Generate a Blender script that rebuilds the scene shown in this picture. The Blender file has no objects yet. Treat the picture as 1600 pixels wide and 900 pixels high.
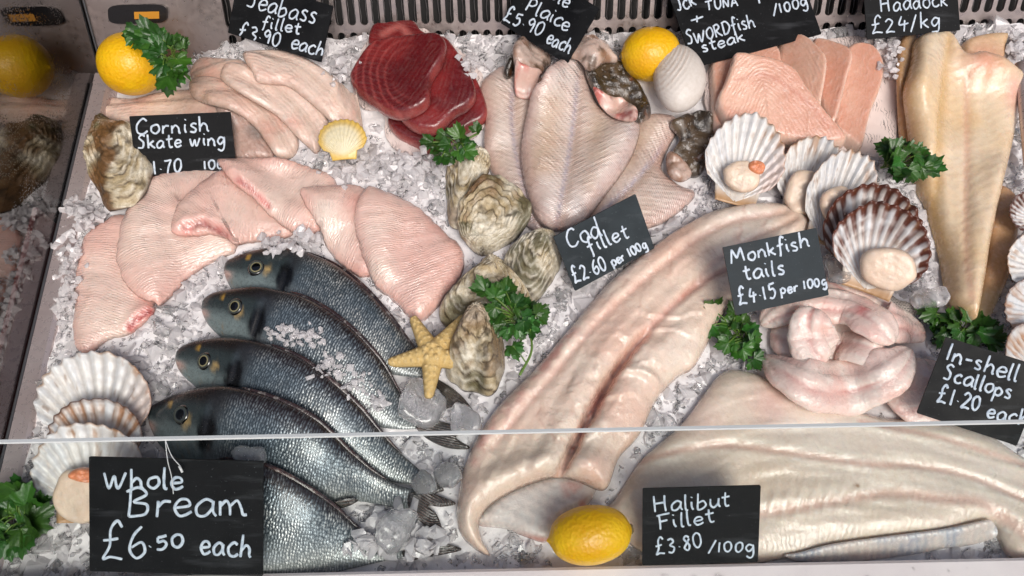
import bpy, bmesh, math, random
import numpy as np
from mathutils import Vector, Matrix
from mathutils.geometry import delaunay_2d_cdt

random.seed(7)
RNG = np.random.default_rng(11)
S = bpy.context.scene
COL = S.collection

# ------------------------------------------------------------------ camera
F_PX, PITCH, ROLL, CAM_D = 1256.0, math.radians(66), math.radians(1.2), 0.86
_f = np.array([0, math.cos(PITCH), -math.sin(PITCH)])
_u0 = np.array([0, math.sin(PITCH), math.cos(PITCH)])
_x = np.array([1.0, 0, 0])
_r = math.cos(ROLL) * _x - math.sin(ROLL) * _u0
_u = math.sin(ROLL) * _x + math.cos(ROLL) * _u0
CAM = -_f * CAM_D
cam = bpy.data.cameras.new("camera")
cam.sensor_width = 36.0
cam.lens = 36.0 * F_PX / 1600.0
cam.clip_start, cam.clip_end = 0.02, 100
cam_o = bpy.data.objects.new("camera", cam)
COL.objects.link(cam_o)
cam_o.matrix_world = Matrix(((_r[0], _u[0], -_f[0], CAM[0]), (_r[1], _u[1], -_f[1], CAM[1]),
                             (_r[2], _u[2], -_f[2], CAM[2]), (0, 0, 0, 1)))
S.camera = cam_o

# ------------------------------------------------------------------ light
SUN_EL, SUN_AZ = math.radians(56), math.radians(158)      # azimuth clockwise from +Y
W = bpy.data.worlds.new("World")
S.world = W
W.use_nodes = True
wn = W.node_tree
sky = wn.nodes.new("ShaderNodeTexSky")
sky.sky_type = 'NISHITA'
sky.sun_disc = False
sky.sun_elevation, sky.sun_rotation = SUN_EL, SUN_AZ
sky.air_density, sky.dust_density, sky.ozone_density = 0.7, 5.0, 0.5
bg = wn.nodes["Background"]
bg.inputs[1].default_value = 0.115
wn.links.new(sky.outputs[0], bg.inputs[0])
sun = bpy.data.lights.new("sun", 'SUN')
sun.energy, sun.angle, sun.color = 2.1, math.radians(26), (1.0, 0.975, 0.945)
sun_o = bpy.data.objects.new("sun", sun)
COL.objects.link(sun_o)
_sd = Vector((math.sin(SUN_AZ) * math.cos(SUN_EL), math.cos(SUN_AZ) * math.cos(SUN_EL), math.sin(SUN_EL)))
sun_o.rotation_euler = _sd.to_track_quat('Z', 'Y').to_euler()
sun_o.location = _sd * 3
S.view_settings.view_transform = 'Standard'
S.view_settings.look = 'None'
S.view_settings.exposure = -0.1
S.view_settings.gamma = 1.0
S.render.engine = 'CYCLES'
S.cycles.use_denoising = True
S.cycles.max_bounces = 12
S.cycles.diffuse_bounces = 7
S.cycles.transparent_max_bounces = 12

# ------------------------------------------------------------------ picture <-> place
def PV(p, z):
    """picture points (N,2), heights (N,) -> places on the counter (N,3)"""
    p = np.atleast_2d(np.asarray(p, float))
    z = np.broadcast_to(np.asarray(z, float), (len(p),))
    d = _f[None] * F_PX + _r[None] * (p[:, :1] - 800) + _u[None] * (450 - p[:, 1:2])
    t = (z - CAM[2]) / d[:, 2]
    return CAM[None] + d * t[:, None]
def P(x, y, z=0.0):
    return PV([(x, y)], z)[0]
def IP(v):
    v = np.atleast_2d(v) - CAM[None]
    zc = v @ _f
    return np.stack([800 + F_PX * (v @ _r) / zc, 450 - F_PX * (v @ _u) / zc], 1)
def on_plane(pts, o, n):
    p = np.atleast_2d(np.asarray(pts, float))
    d = _f[None] * F_PX + _r[None] * (p[:, :1] - 800) + _u[None] * (450 - p[:, 1:2])
    t = ((o - CAM) @ n) / (d @ n)
    return CAM[None] + d * t[:, None]

# ------------------------------------------------------------------ numeric helpers
_LAT = RNG.random((256, 256))
def vnoise(x, y, s=0):
    x = np.asarray(x, float) + s * 37.17; y = np.asarray(y, float) + s * 11.71
    xi = np.floor(x).astype(int); yi = np.floor(y).astype(int)
    fx = x - xi; fy = y - yi
    fx = fx * fx * (3 - 2 * fx); fy = fy * fy * (3 - 2 * fy)
    g = lambda a, b: _LAT[a & 255, b & 255]
    return (g(xi, yi) * (1 - fx) + g(xi + 1, yi) * fx) * (1 - fy) + (g(xi, yi + 1) * (1 - fx) + g(xi + 1, yi + 1) * fx) * fy
def fbm(x, y, s=0, o=4):
    r = 0; a = 1; t = 0
    for k in range(o):
        r = r + a * vnoise(np.asarray(x) * 2 ** k, np.asarray(y) * 2 ** k, s + k * 3); t += a; a *= .5
    return r / t - .5
def crom(p, closed=False, n=10):
    p = np.asarray(p, float)
    if closed:
        q = np.concatenate([p[-1:], p, p[:2]])
        m = len(p)
    else:
        q = np.concatenate([2 * p[:1] - p[1:2], p, 2 * p[-1:] - p[-2:-1]])
        m = len(p) - 1
    out = []
    t = np.linspace(0, 1, n, endpoint=False)[:, None]
    for i in range(m):
        a, b, c, d = q[i], q[i + 1], q[i + 2], q[i + 3]
        out.append(.5 * ((2 * b) + (-a + c) * t + (2 * a - 5 * b + 4 * c - d) * t ** 2 + (-a + 3 * b - 3 * c + d) * t ** 3))
    out = np.concatenate(out)
    return out if closed else np.concatenate([out, p[-1:]])
def resample(p, step=None, n=None, closed=False):
    p = np.asarray(p, float)
    if closed: p = np.concatenate([p, p[:1]])
    L = np.concatenate([[0], np.cumsum(np.linalg.norm(np.diff(p, axis=0), axis=1))])
    if n is None: n = max(4, int(L[-1] / step))
    t = np.linspace(0, L[-1], n, endpoint=not closed)
    return np.stack([np.interp(t, L, p[:, k]) for k in range(p.shape[1])], 1)
def dist_poly(pts, poly, closed=True, want=False):
    """distance to a polyline; with want also arc fraction and signed side"""
    a = poly; b = np.roll(poly, -1, 0)
    if not closed: a, b = poly[:-1], poly[1:]
    ab = b - a; L2 = (ab ** 2).sum(1) + 1e-18
    seg = np.sqrt(L2); cum = np.concatenate([[0], np.cumsum(seg)])
    D = np.empty(len(pts)); U = np.empty(len(pts)); V = np.empty(len(pts))
    for i in range(0, len(pts), 4000):
        p = pts[i:i + 4000]
        ap = p[:, None] - a[None]
        t = np.clip((ap * ab[None]).sum(2) / L2[None], 0, 1)
        dv = ap - t[..., None] * ab[None]
        d2 = (dv ** 2).sum(2)
        k = d2.argmin(1); r = np.arange(len(p))
        D[i:i + 4000] = np.sqrt(d2[r, k])
        if want:
            U[i:i + 4000] = cum[k] + t[r, k] * seg[k]
            cr = ab[k, 0] * ap[r, k, 1] - ab[k, 1] * ap[r, k, 0]
            V[i:i + 4000] = np.sign(cr) * D[i:i + 4000]
    return (D, U, V, cum[-1]) if want else D
def inside(pts, poly):
    x, y = pts[:, 0], pts[:, 1]
    c = np.zeros(len(pts), bool)
    x1, y1 = poly[:, 0], poly[:, 1]; x2, y2 = np.roll(x1, -1), np.roll(y1, -1)
    for i in range(len(poly)):
        m = (y1[i] > y) != (y2[i] > y)
        if m.any():
            c[m] ^= x[m] < (x2[i] - x1[i]) * (y[m] - y1[i]) / (y2[i] - y1[i] + 1e-18) + x1[i]
    return c
def sm(a, b, x):
    t = np.clip((x - a) / (b - a), 0, 1); return t * t * (3 - 2 * t)
def gs(x, w): return np.exp(-(x / w) ** 2)
def mixc(a, b, t):
    return np.asarray(a)[None] * (1 - t[:, None]) + np.asarray(b)[None] * t[:, None] if np.ndim(a) == 1 else a * (1 - t[:, None]) + np.asarray(b)[None] * t[:, None]
def lin(r, g, b):
    f = lambda c: c / 12.92 if c <= .04045 else ((c + .055) / 1.055) ** 2.4
    return (f(r / 255), f(g / 255), f(b / 255))

# ------------------------------------------------------------------ height of whatever already lies on the counter
HX0, HY0, HC = -0.75, -0.42, 0.003
HNX, HNY = 500, 300
_gx = HX0 + np.arange(HNX) * HC; _gy = HY0 + np.arange(HNY) * HC
GX, GY = np.meshgrid(_gx, _gy, indexing='ij')
def ice_level(x, y):
    z = 0.010 * fbm(x * 9, y * 9, 5, 3) + 0.006 * fbm(x * 30, y * 30, 6, 2)
    z = z + 0.022 * sm(.18, .30, y) * sm(-.40, -.30, x)  # heaped against the back panel, thin in the left corner
    z = z - 0.016 * sm(.20, .27, y) * sm(-.36, -.44, x)
    return z
H0 = ice_level(GX, GY)
H = H0.copy()
def hs(A, xy):
    fx = np.clip((xy[:, 0] - HX0) / HC, 0, HNX - 1.001); fy = np.clip((xy[:, 1] - HY0) / HC, 0, HNY - 1.001)
    i = fx.astype(int); j = fy.astype(int); a = fx - i; b = fy - j
    return (A[i, j] * (1 - a) + A[i + 1, j] * a) * (1 - b) + (A[i, j + 1] * (1 - a) + A[i + 1, j + 1] * a) * b
def _shift_max(A, k, ax):
    o = A.copy()
    for s in range(1, k + 1):
        if ax == 0:
            o[s:] = np.maximum(o[s:], A[:-s]); o[:-s] = np.maximum(o[:-s], A[s:])
        else:
            o[:, s:] = np.maximum(o[:, s:], A[:, :-s]); o[:, :-s] = np.maximum(o[:, :-s], A[:, s:])
    return o
def _box(A, k, ax):
    Pd = np.pad(A, [(k, k) if q == ax else (0, 0) for q in (0, 1)], mode='edge')
    c = np.cumsum(Pd, axis=ax)
    c = np.concatenate([np.zeros_like(np.take(c, [0], ax)), c], ax)
    n = A.shape[ax]; w = 2 * k + 1
    return (np.take(c, np.arange(w, n + w), ax) - np.take(c, np.arange(0, n), ax)) / w
def drape_field(r):
    k = max(1, int(r / HC)); A = H
    for ax in (0, 1): A = _shift_max(A, k, ax)
    k1 = max(1, k // 2)
    for q in range(2):
        for ax in (0, 1): A = _box(A, k1, ax)
    return A
def stamp(v):
    i = np.round((v[:, 0] - HX0) / HC).astype(int); j = np.round((v[:, 1] - HY0) / HC).astype(int)
    for di in (-1, 0, 1):
        for dj in (-1, 0, 1):
            if abs(di) + abs(dj) > 1: continue
            a, b = i + di, j + dj
            ok = (a >= 0) & (a < HNX) & (b >= 0) & (b < HNY)
            np.maximum.at(H, (a[ok], b[ok]), v[ok, 2])

# ------------------------------------------------------------------ objects
def tag(o, label=None, cat=None, group=None, kind=None):
    if label: o['label'] = label
    if cat: o['category'] = cat
    if group: o['group'] = group
    if kind: o['kind'] = kind
    return o
def empty(name, loc, label=None, cat=None, group=None, kind=None):
    o = bpy.data.objects.new(name, None)
    o.empty_display_size = .02
    o.location = Vector(loc); COL.objects.link(o)
    return tag(o, label, cat, group, kind)
def wloc(o):
    v = Vector(o.location)
    while o.parent: o = o.parent; v += Vector(o.location)
    return v
def mk(name, verts, faces, mat, parent=None, cols=None, uv=None, smooth=True):
    """one mesh object from world-space vertices; its origin sits at its base"""
    v = np.asarray(verts, float)
    if parent is not None: o0 = np.array(wloc(parent))
    else: o0 = np.array([v[:, 0].mean(), v[:, 1].mean(), v[:, 2].min()])
    me = bpy.data.meshes.new(name)
    me.from_pydata((v - o0).tolist(), [], [tuple(int(i) for i in f) for f in faces])
    if smooth: me.polygons.foreach_set('use_smooth', [True] * len(me.polygons))
    if cols is not None:
        c = np.asarray(cols, float)
        if c.shape[1] == 3: c = np.concatenate([c, np.ones((len(c), 1))], 1)
        at = me.color_attributes.new('Col', 'FLOAT_COLOR', 'POINT')
        at.data.foreach_set('color', c.astype(np.float32).ravel())
    if uv is not None:
        li = np.empty(len(me.loops), int); me.loops.foreach_get('vertex_index', li)
        l = me.uv_layers.new(name='UVMap')
        l.data.foreach_set('uv', np.asarray(uv, np.float32)[li].ravel())
    me.materials.append(mat)
    me.update()
    o = bpy.data.objects.new(name, me)
    COL.objects.link(o)
    if parent is not None: o.parent = parent
    else: o.location = Vector(o0)
    return o
class MB:
    def __init__(s): s.v = []; s.f = []; s.c = []; s.n = 0
    def add(s, v, f, c=None):
        v = np.asarray(v, float); s.v.append(v); s.f += [tuple(int(i) + s.n for i in q) for q in f]; s.n += len(v)
        if c is not None: s.c.append(np.broadcast_to(np.asarray(c, float), (len(v), np.shape(c)[-1])))
    def box(s, lo, hi):
        (a, b, c), (d, e, g) = lo, hi
        s.add([(a, b, c), (d, b, c), (d, e, c), (a, e, c), (a, b, g), (d, b, g), (d, e, g), (a, e, g)],
              [(3, 2, 1, 0), (4, 5, 6, 7), (0, 1, 5, 4), (1, 2, 6, 5), (2, 3, 7, 6), (3, 0, 4, 7)])
    def tube(s, pts, r, k=8, squash=None, nrm=None, c=None):
        pts = np.asarray(pts, float); n = len(pts)
        r = np.broadcast_to(np.asarray(r, float), (n,))
        T = np.gradient(pts, axis=0); T /= np.linalg.norm(T, axis=1)[:, None] + 1e-12
        up = np.array(nrm if nrm is not None else (0, 0, 1.0))
        B = np.cross(T, up); nb = np.linalg.norm(B, axis=1)
        B[nb < 1e-6] = (1, 0, 0); B /= np.linalg.norm(B, axis=1)[:, None]
        Nn = np.cross(B, T)
        a = np.linspace(0, 2 * np.pi, k, endpoint=False)
        q = squash or 1.0
        ring = pts[:, None] + r[:, None, None] * (np.cos(a)[None, :, None] * B[:, None] + q * np.sin(a)[None, :, None] * Nn[:, None])
        f = [(i * k + j, i * k + (j + 1) % k, (i + 1) * k + (j + 1) % k, (i + 1) * k + j) for i in range(n - 1) for j in range(k)]
        f += [tuple(range(k - 1, -1, -1)), tuple((n - 1) * k + j for j in range(k))]
        s.add(ring.reshape(-1, 3), f, c)
    def build(s, name, mat, parent=None, smooth=True):
        return mk(name, np.concatenate(s.v), s.f, mat, parent, np.concatenate(s.c) if s.c else None, smooth=smooth)
def grid_faces(n, m, wrap=False):
    mm = m if wrap else m - 1
    return [(i * m + j, i * m + (j + 1) % m, (i + 1) * m + (j + 1) % m, (i + 1) * m + j) for i in range(n - 1) for j in range(mm)]

# ------------------------------------------------------------------ materials
def N(nt, typ, ins=None, **props):
    n = nt.nodes.new('ShaderNode' + typ)
    for k, v in props.items(): setattr(n, k, v)
    for k, v in (ins or {}).items():
        if isinstance(v, bpy.types.NodeSocket): nt.links.new(v, n.inputs[k])
        else: n.inputs[k].default_value = v
    return n
def c4(c): return (c[0], c[1], c[2], 1.0)
def mat0(name, **kw):
    m = bpy.data.materials.new(name); m.use_nodes = True
    b = m.node_tree.nodes['Principled BSDF']
    for k, v in kw.items(): b.inputs[k.replace('_', ' ')].default_value = v
    return m, m.node_tree, b
def math_(nt, op, a, b=0.0, c=0.0, clamp=False):
    n = nt.nodes.new('ShaderNodeMath'); n.operation = op; n.use_clamp = clamp
    for i, v in enumerate((a, b, c)):
        if isinstance(v, bpy.types.NodeSocket): nt.links.new(v, n.inputs[i])
        else: n.inputs[i].default_value = v
    return n.outputs[0]
def mixrgb(nt, mode, f, a, b):
    n = nt.nodes.new('ShaderNodeMix'); n.data_type = 'RGBA'; n.blend_type = mode
    for i, v in ((0, f), (6, a), (7, b)):
        if isinstance(v, bpy.types.NodeSocket): nt.links.new(v, n.inputs[i])
        else: n.inputs[i].default_value = v if i == 0 else c4(v)
    return n.outputs[2]
def noise(nt, vec, scale, detail=3, rough=.55, dist=0.0):
    return N(nt, 'TexNoise', {'Vector': vec, 'Scale': scale, 'Detail': detail, 'Roughness': rough, 'Distortion': dist}).outputs['Fac']
def ramp(nt, fac, stops):
    n = nt.nodes.new('ShaderNodeValToRGB'); nt.links.new(fac, n.inputs[0])
    e = n.color_ramp.elements
    while len(e) < len(stops): e.new(.5)
    for q, (p, c) in zip(e, stops): q.position = p; q.color = c4(c)
    return n.outputs[0]
def mrange(nt, v, a, b, c, d):
    return N(nt, 'MapRange', {0: v, 1: a, 2: b, 3: c, 4: d}).outputs[0]

def flesh(name, rough=.3, sss=.35, rad=(1, .45, .3), scale=.010, mott=.25, grain=(), coat=.25, bump=.0006, tint=(1, .86, .8), spec=.5):
    """wet fish flesh; grain = list of (a, b, c, amount of colour, bump in m, wobble): lines at a*U + b*|V| + c*V (per metre)"""
    m, nt, b = mat0(name)
    co = N(nt, 'TexCoord'); ob = co.outputs['Object']; uvn = N(nt, 'UVMap', uv_map='UVMap').outputs[0]
    col = N(nt, 'Attribute', attribute_name='Col').outputs['Color']
    n1 = noise(nt, ob, 38, 5, .6); n2 = noise(nt, ob, 170, 4, .6); n3 = noise(nt, ob, 700, 3, .6)
    f = math_(nt, 'ADD', math_(nt, 'MULTIPLY', n1, .6), math_(nt, 'MULTIPLY', n2, .4))
    c = mixrgb(nt, 'MULTIPLY', mrange(nt, f, .38, .62, 0, min(1, mott * 2)), col, tint)
    c = mixrgb(nt, 'MIX', mrange(nt, n2, .56, .74, 0, mott), c, (.88, .84, .80))
    h = math_(nt, 'ADD', math_(nt, 'MULTIPLY', n2, .7), math_(nt, 'MULTIPLY', n3, .35))
    bp = N(nt, 'Bump', {'Strength': 1.0, 'Distance': bump, 'Height': h}).outputs[0]
    if grain:
        sx = N(nt, 'SeparateXYZ', {0: uvn})
        U, V = sx.outputs[0], sx.outputs[1]; aV = math_(nt, 'ABSOLUTE', V)
        for (ga, gb, gc, gcol, gb_m, wob) in grain:
            t = math_(nt, 'ADD', math_(nt, 'MULTIPLY', U, ga), math_(nt, 'ADD', math_(nt, 'MULTIPLY', aV, gb), math_(nt, 'MULTIPLY', V, gc)))
            t = math_(nt, 'ADD', t, math_(nt, 'MULTIPLY', n1, wob))
            t = math_(nt, 'ADD', t, math_(nt, 'MULTIPLY', n2, wob * .18))
            s = math_(nt, 'SINE', math_(nt, 'MULTIPLY', t, 6.2832))
            s01 = mrange(nt, s, -1, 1, 0, 1)
            brk = mrange(nt, noise(nt, ob, 55, 3), .35, .65, .15, 1)
            ln = math_(nt, 'MULTIPLY', math_(nt, 'POWER', s01, 3.0), brk)
            c = mixrgb(nt, 'MIX', math_(nt, 'MULTIPLY', ln, abs(gcol)), c, (.92, .84, .78) if gcol > 0 else (.35, .16, .12))
            bp = N(nt, 'Bump', {'Strength': 1.0, 'Distance': gb_m, 'Height': math_(nt, 'MULTIPLY', s01, brk), 'Normal': bp}).outputs[0]
    nt.links.new(c, b.inputs['Base Color'])
    nt.links.new(bp, b.inputs['Normal'])
    nt.links.new(mrange(nt, n2, .3, .7, rough * .55, rough * 1.25), b.inputs['Roughness'])
    b.inputs['Subsurface Weight'].default_value = sss * .55
    b.inputs['Subsurface Radius'].default_value = rad
    b.inputs['Subsurface Scale'].default_value = scale * .6
    b.inputs['Specular IOR Level'].default_value = spec
    b.inputs['Coat Weight'].default_value = min(1, coat * 1.7)
    b.inputs['Coat Roughness'].default_value = .12
    wet = math_(nt, 'ADD', noise(nt, ob, 240, 4, .65), math_(nt, 'MULTIPLY', noise(nt, ob, 60, 3), .9))
    nt.links.new(N(nt, 'Bump', {'Strength': 1.0, 'Distance': .0008, 'Height': wet, 'Normal': bp}).outputs[0], b.inputs['Coat Normal'])
    return m

# ------------------------------------------------------------------ a slab of fish: outline in the picture, laid over what is under it
class Ctx: pass
def slab(name, outline, thick, mat, parent=None, edge=.008, step=.004, stiff=.012, lift=0.0, axis=None, hfun=None, cfun=None,
         base=None, rigid=False, smooth_outline=True, sink=.0, jit=0.0, do_stamp=True, color=(.7, .6, .5), seed=0, prof=.5):
    px = crom(outline, True, 12) if smooth_outline else np.asarray(outline, float)
    px = resample(px, n=max(60, int(np.linalg.norm(np.diff(px, axis=0), axis=1).sum() / 3)), closed=True)
    if jit:
        t = np.arange(len(px)); c = px.mean(0); dv = px - c; dv /= np.linalg.norm(dv, axis=1)[:, None]
        px = px + dv * (jit * 2 * fbm(px[:, 0] * .11, px[:, 1] * .11, seed + 3, 3))[:, None]
    if rigid:                                   # a stiff slice: a flat plane resting on what is highest below it
        q = PV(px, lift + .02)[:, :2]; lo, hi = q.min(0), q.max(0)
        gx, gy = np.meshgrid(np.linspace(lo[0], hi[0], 40), np.linspace(lo[1], hi[1], 40)); gq = np.stack([gx.ravel(), gy.ravel()], 1)
        gq = gq[inside(gq, q)]; hh = hs(H, gq); A_ = np.column_stack([gq, np.ones(len(gq))])
        k_ = np.linalg.lstsq(A_, hh, rcond=None)[0]; off = np.percentile(hh - A_ @ k_, 85)
        base = lambda xy: xy[:, 0] * k_[0] + xy[:, 1] * k_[1] + k_[2] + off
    D = drape_field(stiff) if base is None else None
    bz = (lambda xy: hs(D, xy) + lift - sink) if base is None else (lambda xy: np.asarray(base(xy)) + lift)
    z = np.full(len(px), lift)
    for k in range(4):
        xy = PV(px, z)[:, :2]
        z = bz(xy) + thick * .35
    poly = resample(PV(px, z)[:, :2], step=step * .6, closed=True)
    # inner rings and a hexagonal filling
    tang = np.roll(poly, -1, 0) - np.roll(poly, 1, 0); tang /= np.linalg.norm(tang, axis=1)[:, None] + 1e-12
    area = ((poly[:, 0] * np.roll(poly[:, 1], -1)) - (np.roll(poly[:, 0], -1) * poly[:, 1])).sum()
    nr = np.stack([-tang[:, 1], tang[:, 0]], 1) * (1 if area > 0 else -1)
    pts = [poly]
    offs = [edge * .06, edge * .2, edge * .45]
    offs = [o for o in offs if o < step * 1.5]
    for o in offs:
        q = poly + nr * o
        q = q[inside(q, poly)]
        if len(q): q = q[dist_poly(q, poly) > o * .93]
        pts.append(q)
    lo, hi = poly.min(0), poly.max(0)
    hx, hy = np.meshgrid(np.arange(lo[0], hi[0], step), np.arange(lo[1], hi[1], step * .866), indexing='ij')
    hx = hx + (np.arange(hx.shape[1]) % 2)[None] * step * .5
    q = np.stack([hx.ravel(), hy.ravel()], 1)
    q = q + RNG.uniform(-.12, .12, q.shape) * step
    q = q[inside(q, poly)]
    if len(q): q = q[dist_poly(q, poly) > max(offs[-1] if offs else 0, 0) + step * .45]
    pts.append(q)
    pts = np.concatenate(pts); nb = len(poly)
    r = delaunay_2d_cdt([Vector(p) for p in pts], [], [list(range(nb))], 1, 1e-7)
    v2 = np.array([tuple(p) for p in r[0]]); tri = [tuple(f) for f in r[2]]
    d = dist_poly(v2, poly); d[d < 1e-6] = 0
    zb = bz(v2)
    c = Ctx(); c.xy = v2; c.d = d; c.zb = zb; c.n = len(v2)
    pp = IP(np.column_stack([v2, zb + thick * .6])); c.px, c.py = pp[:, 0], pp[:, 1]; c.p = pp
    if axis is not None:
        ap = crom(axis, False, 12); aw = PV(ap, float(np.median(zb)) + thick * .6)[:, :2]
        aw = resample(aw, n=80)
        _, u, vv, L = dist_poly(v2, aw, False, True)
        c.U, c.V, c.u = u, vv, u / L
    else:
        c.U, c.V = v2[:, 0] - lo[0], v2[:, 1] - lo[1]; c.u = c.U / (hi[0] - lo[0])
    c.noise = lambda s, k=0, o=4: fbm(v2[:, 0] * s, v2[:, 1] * s, seed + k, o)
    c.streak = lambda a, b, k=0: fbm(c.U * a + seed, c.V * b + 40, seed + 50 + k, 3)      # long fibres: a along, b across (per metre)
    c.line = lambda p: dist_poly(pp, crom(p, False, 10), False)
    c.spot = lambda x, y, w: np.exp(-(((pp[:, 0] - x) ** 2 + (pp[:, 1] - y) ** 2) / w ** 2))
    e = np.clip(d / edge, 0, 1)
    pr = (1 - (1 - e) ** 2) ** prof
    t = thick * pr
    c.e = pr
    if hfun is not None: t = np.maximum(hfun(c, t), 0)
    zt = zb + t
    bmask = d <= 1e-6
    zt[bmask] = zb[bmask]
    v3 = np.column_stack([v2, zt])
    cols = cfun(c) if cfun is not None else np.tile(np.asarray(color, float), (c.n, 1))
    cols = np.clip(cols, 0, 1)
    # underside (shares the rim)
    idx = np.arange(c.n); low = np.where(~bmask)[0]; idx[low] = c.n + np.arange(len(low))
    v4 = np.column_stack([v2[low], zb[low] - .0004])
    ori = lambda f: f if ((v2[f[1], 0] - v2[f[0], 0]) * (v2[f[2], 1] - v2[f[0], 1]) - (v2[f[1], 1] - v2[f[0], 1]) * (v2[f[2], 0] - v2[f[0], 0])) > 0 else f[::-1]
    tri = [ori(f) for f in tri]
    faces = tri + [tuple(int(idx[i]) for i in f[::-1]) for f in tri if any(not bmask[i] for i in f)]
    V = np.concatenate([v3, v4]); CC = np.concatenate([cols, cols[low]]); UV = np.column_stack([c.U, c.V]); UV = np.concatenate([UV, UV[low]])
    o = mk(name, V, faces, mat, parent, CC, UV)
    if do_stamp: stamp(v3)
    return o
# ------------------------------------------------------------------ the counter
XS = -0.504                    # inner face of the side glass
YB = 0.300                     # foot of the back panel
EB = np.array([0, math.sin(math.radians(36)), math.cos(math.radians(36))])   # the back panel leans away

def steel(name, col, rough, metal=.9, bumpd=.0002, streak=True):
    m, nt, b = mat0(name, Metallic=metal, Roughness=rough)
    ob = N(nt, 'TexCoord').outputs['Object']
    n1 = noise(nt, ob, 14, 4); n2 = noise(nt, ob, 160, 3)
    nt.links.new(mixrgb(nt, 'MULTIPLY', mrange(nt, n1, .35, .7, 0, .5), col, (.72, .62, .6)), b.inputs['Base Color'])
    nt.links.new(mrange(nt, n2, .3, .7, rough * .75, rough * 1.3), b.inputs['Roughness'])
    nt.links.new(N(nt, 'Bump', {'Strength': 1.0, 'Distance': bumpd, 'Height': n2}).outputs[0], b.inputs['Normal'])
    return m
M_back = steel('brushed_panel', (.36, .31, .295), .34, .75)
M_rail = steel('steel_rail', (.60, .52, .51), .3, .55)
M_tray = steel('tray_steel', (.45, .42, .42), .35)
M_dark, _, _ = mat0('dark_void', Base_Color=(.012, .011, .011, 1), Roughness=.6)
M_blackpl, _, _ = mat0('black_plastic', Base_Color=(.012, .011, .012, 1), Roughness=.22)
M_seal, _, _ = mat0('black_seal', Base_Color=(.06, .06, .065, 1), Roughness=.35)
M_red, _, _ = mat0('red_strip', Base_Color=(.42, .02, .02, 1), Roughness=.35)
M_orange, _, _ = mat0('amber_label', Base_Color=(.55, .24, .02, 1), Roughness=.4)
M_outer, _nt, _b = mat0('dark_cabinet_side', Roughness=.5)
_ob = N(_nt, 'TexCoord').outputs['Object']
_nt.links.new(ramp(_nt, noise(_nt, _ob, 7, 4), [(.35, (.030, .024, .021)), (.7, (.075, .062, .054))]), _b.inputs['Base Color'])
M_frontrail, _nt, _b = mat0('white_painted_metal', Roughness=.28, Coat_Weight=.4)
_ob = N(_nt, 'TexCoord').outputs['Object']
_nt.links.new(ramp(_nt, noise(_nt, _ob, 18, 4), [(.35, (.78, .69, .69)), (.7, (.86, .78, .775))]), _b.inputs['Base Color'])

def pane_mat(name, tint, ior, extra, rough=.0, wet=False, k_refl=1.0):
    m = bpy.data.materials.new(name); m.use_nodes = True; nt = m.node_tree; nt.nodes.clear()
    out = N(nt, 'OutputMaterial')
    tr = N(nt, 'BsdfTransparent', {0: c4(tint)}); gl = N(nt, 'BsdfGlossy', {'Color': (1, 1, 1, 1), 'Roughness': rough})
    fr = N(nt, 'Fresnel', {'IOR': ior}).outputs[0]
    fac = math_(nt, 'MULTIPLY', math_(nt, 'ADD', fr, extra, clamp=True), math_(nt, 'MULTIPLY', k_refl, math_(nt, 'SUBTRACT', 1.0, N(nt, 'NewGeometry').outputs['Backfacing'])))
    if wet:
        ob = N(nt, 'TexCoord').outputs['Object']
        mist = mrange(nt, noise(nt, ob, 9, 4), .42, .62, 0, 1)
        dots = N(nt, 'TexVoronoi', {'Vector': ob, 'Scale': 420.0}).outputs['Distance']
        h = math_(nt, 'MULTIPLY', math_(nt, 'LESS_THAN', dots, .33), mist)
        bp = N(nt, 'Bump', {'Strength': .6, 'Distance': .0007, 'Height': mrange(nt, dots, 0, .4, 1, 0)})
        nn = N(nt, 'Mix', data_type='VECTOR') if False else None
        nt.links.new(bp.outputs[0], gl.inputs['Normal'])
        nt.links.new(math_(nt, 'MULTIPLY', mist, .55), bp.inputs['Strength'])
        nt.links.new(math_(nt, 'ADD', math_(nt, 'MULTIPLY', mist, .10), rough), gl.inputs['Roughness'])
    mx = N(nt, 'MixShader', {0: fac}); nt.links.new(tr.outputs[0], mx.inputs[1]); nt.links.new(gl.outputs[0], mx.inputs[2])
    nt.links.new(mx.outputs[0], out.inputs[0])
    return m
M_sideglass = pane_mat('misted_side_glass', (.55, .53, .51), 1.5, .16, .02, True)
M_frontglass = pane_mat('clear_front_glass', (.94, .955, .95), 1.30, .0, .0, k_refl=.4)
M_glassedge, _, _ = mat0('polished_glass_edge', Base_Color=(.66, .69, .68, 1), Roughness=.12, Subsurface_Weight=.0)

counter = empty('display_counter', (0, .02, -.09), 'steel fish display counter with slotted back panel, side glass and low front glass', 'counter')
m = MB(); m.box((-.53, -.36, -.085), (.78, YB + .02, -.075)); m.build('tray_base', M_tray, counter, False)

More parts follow.
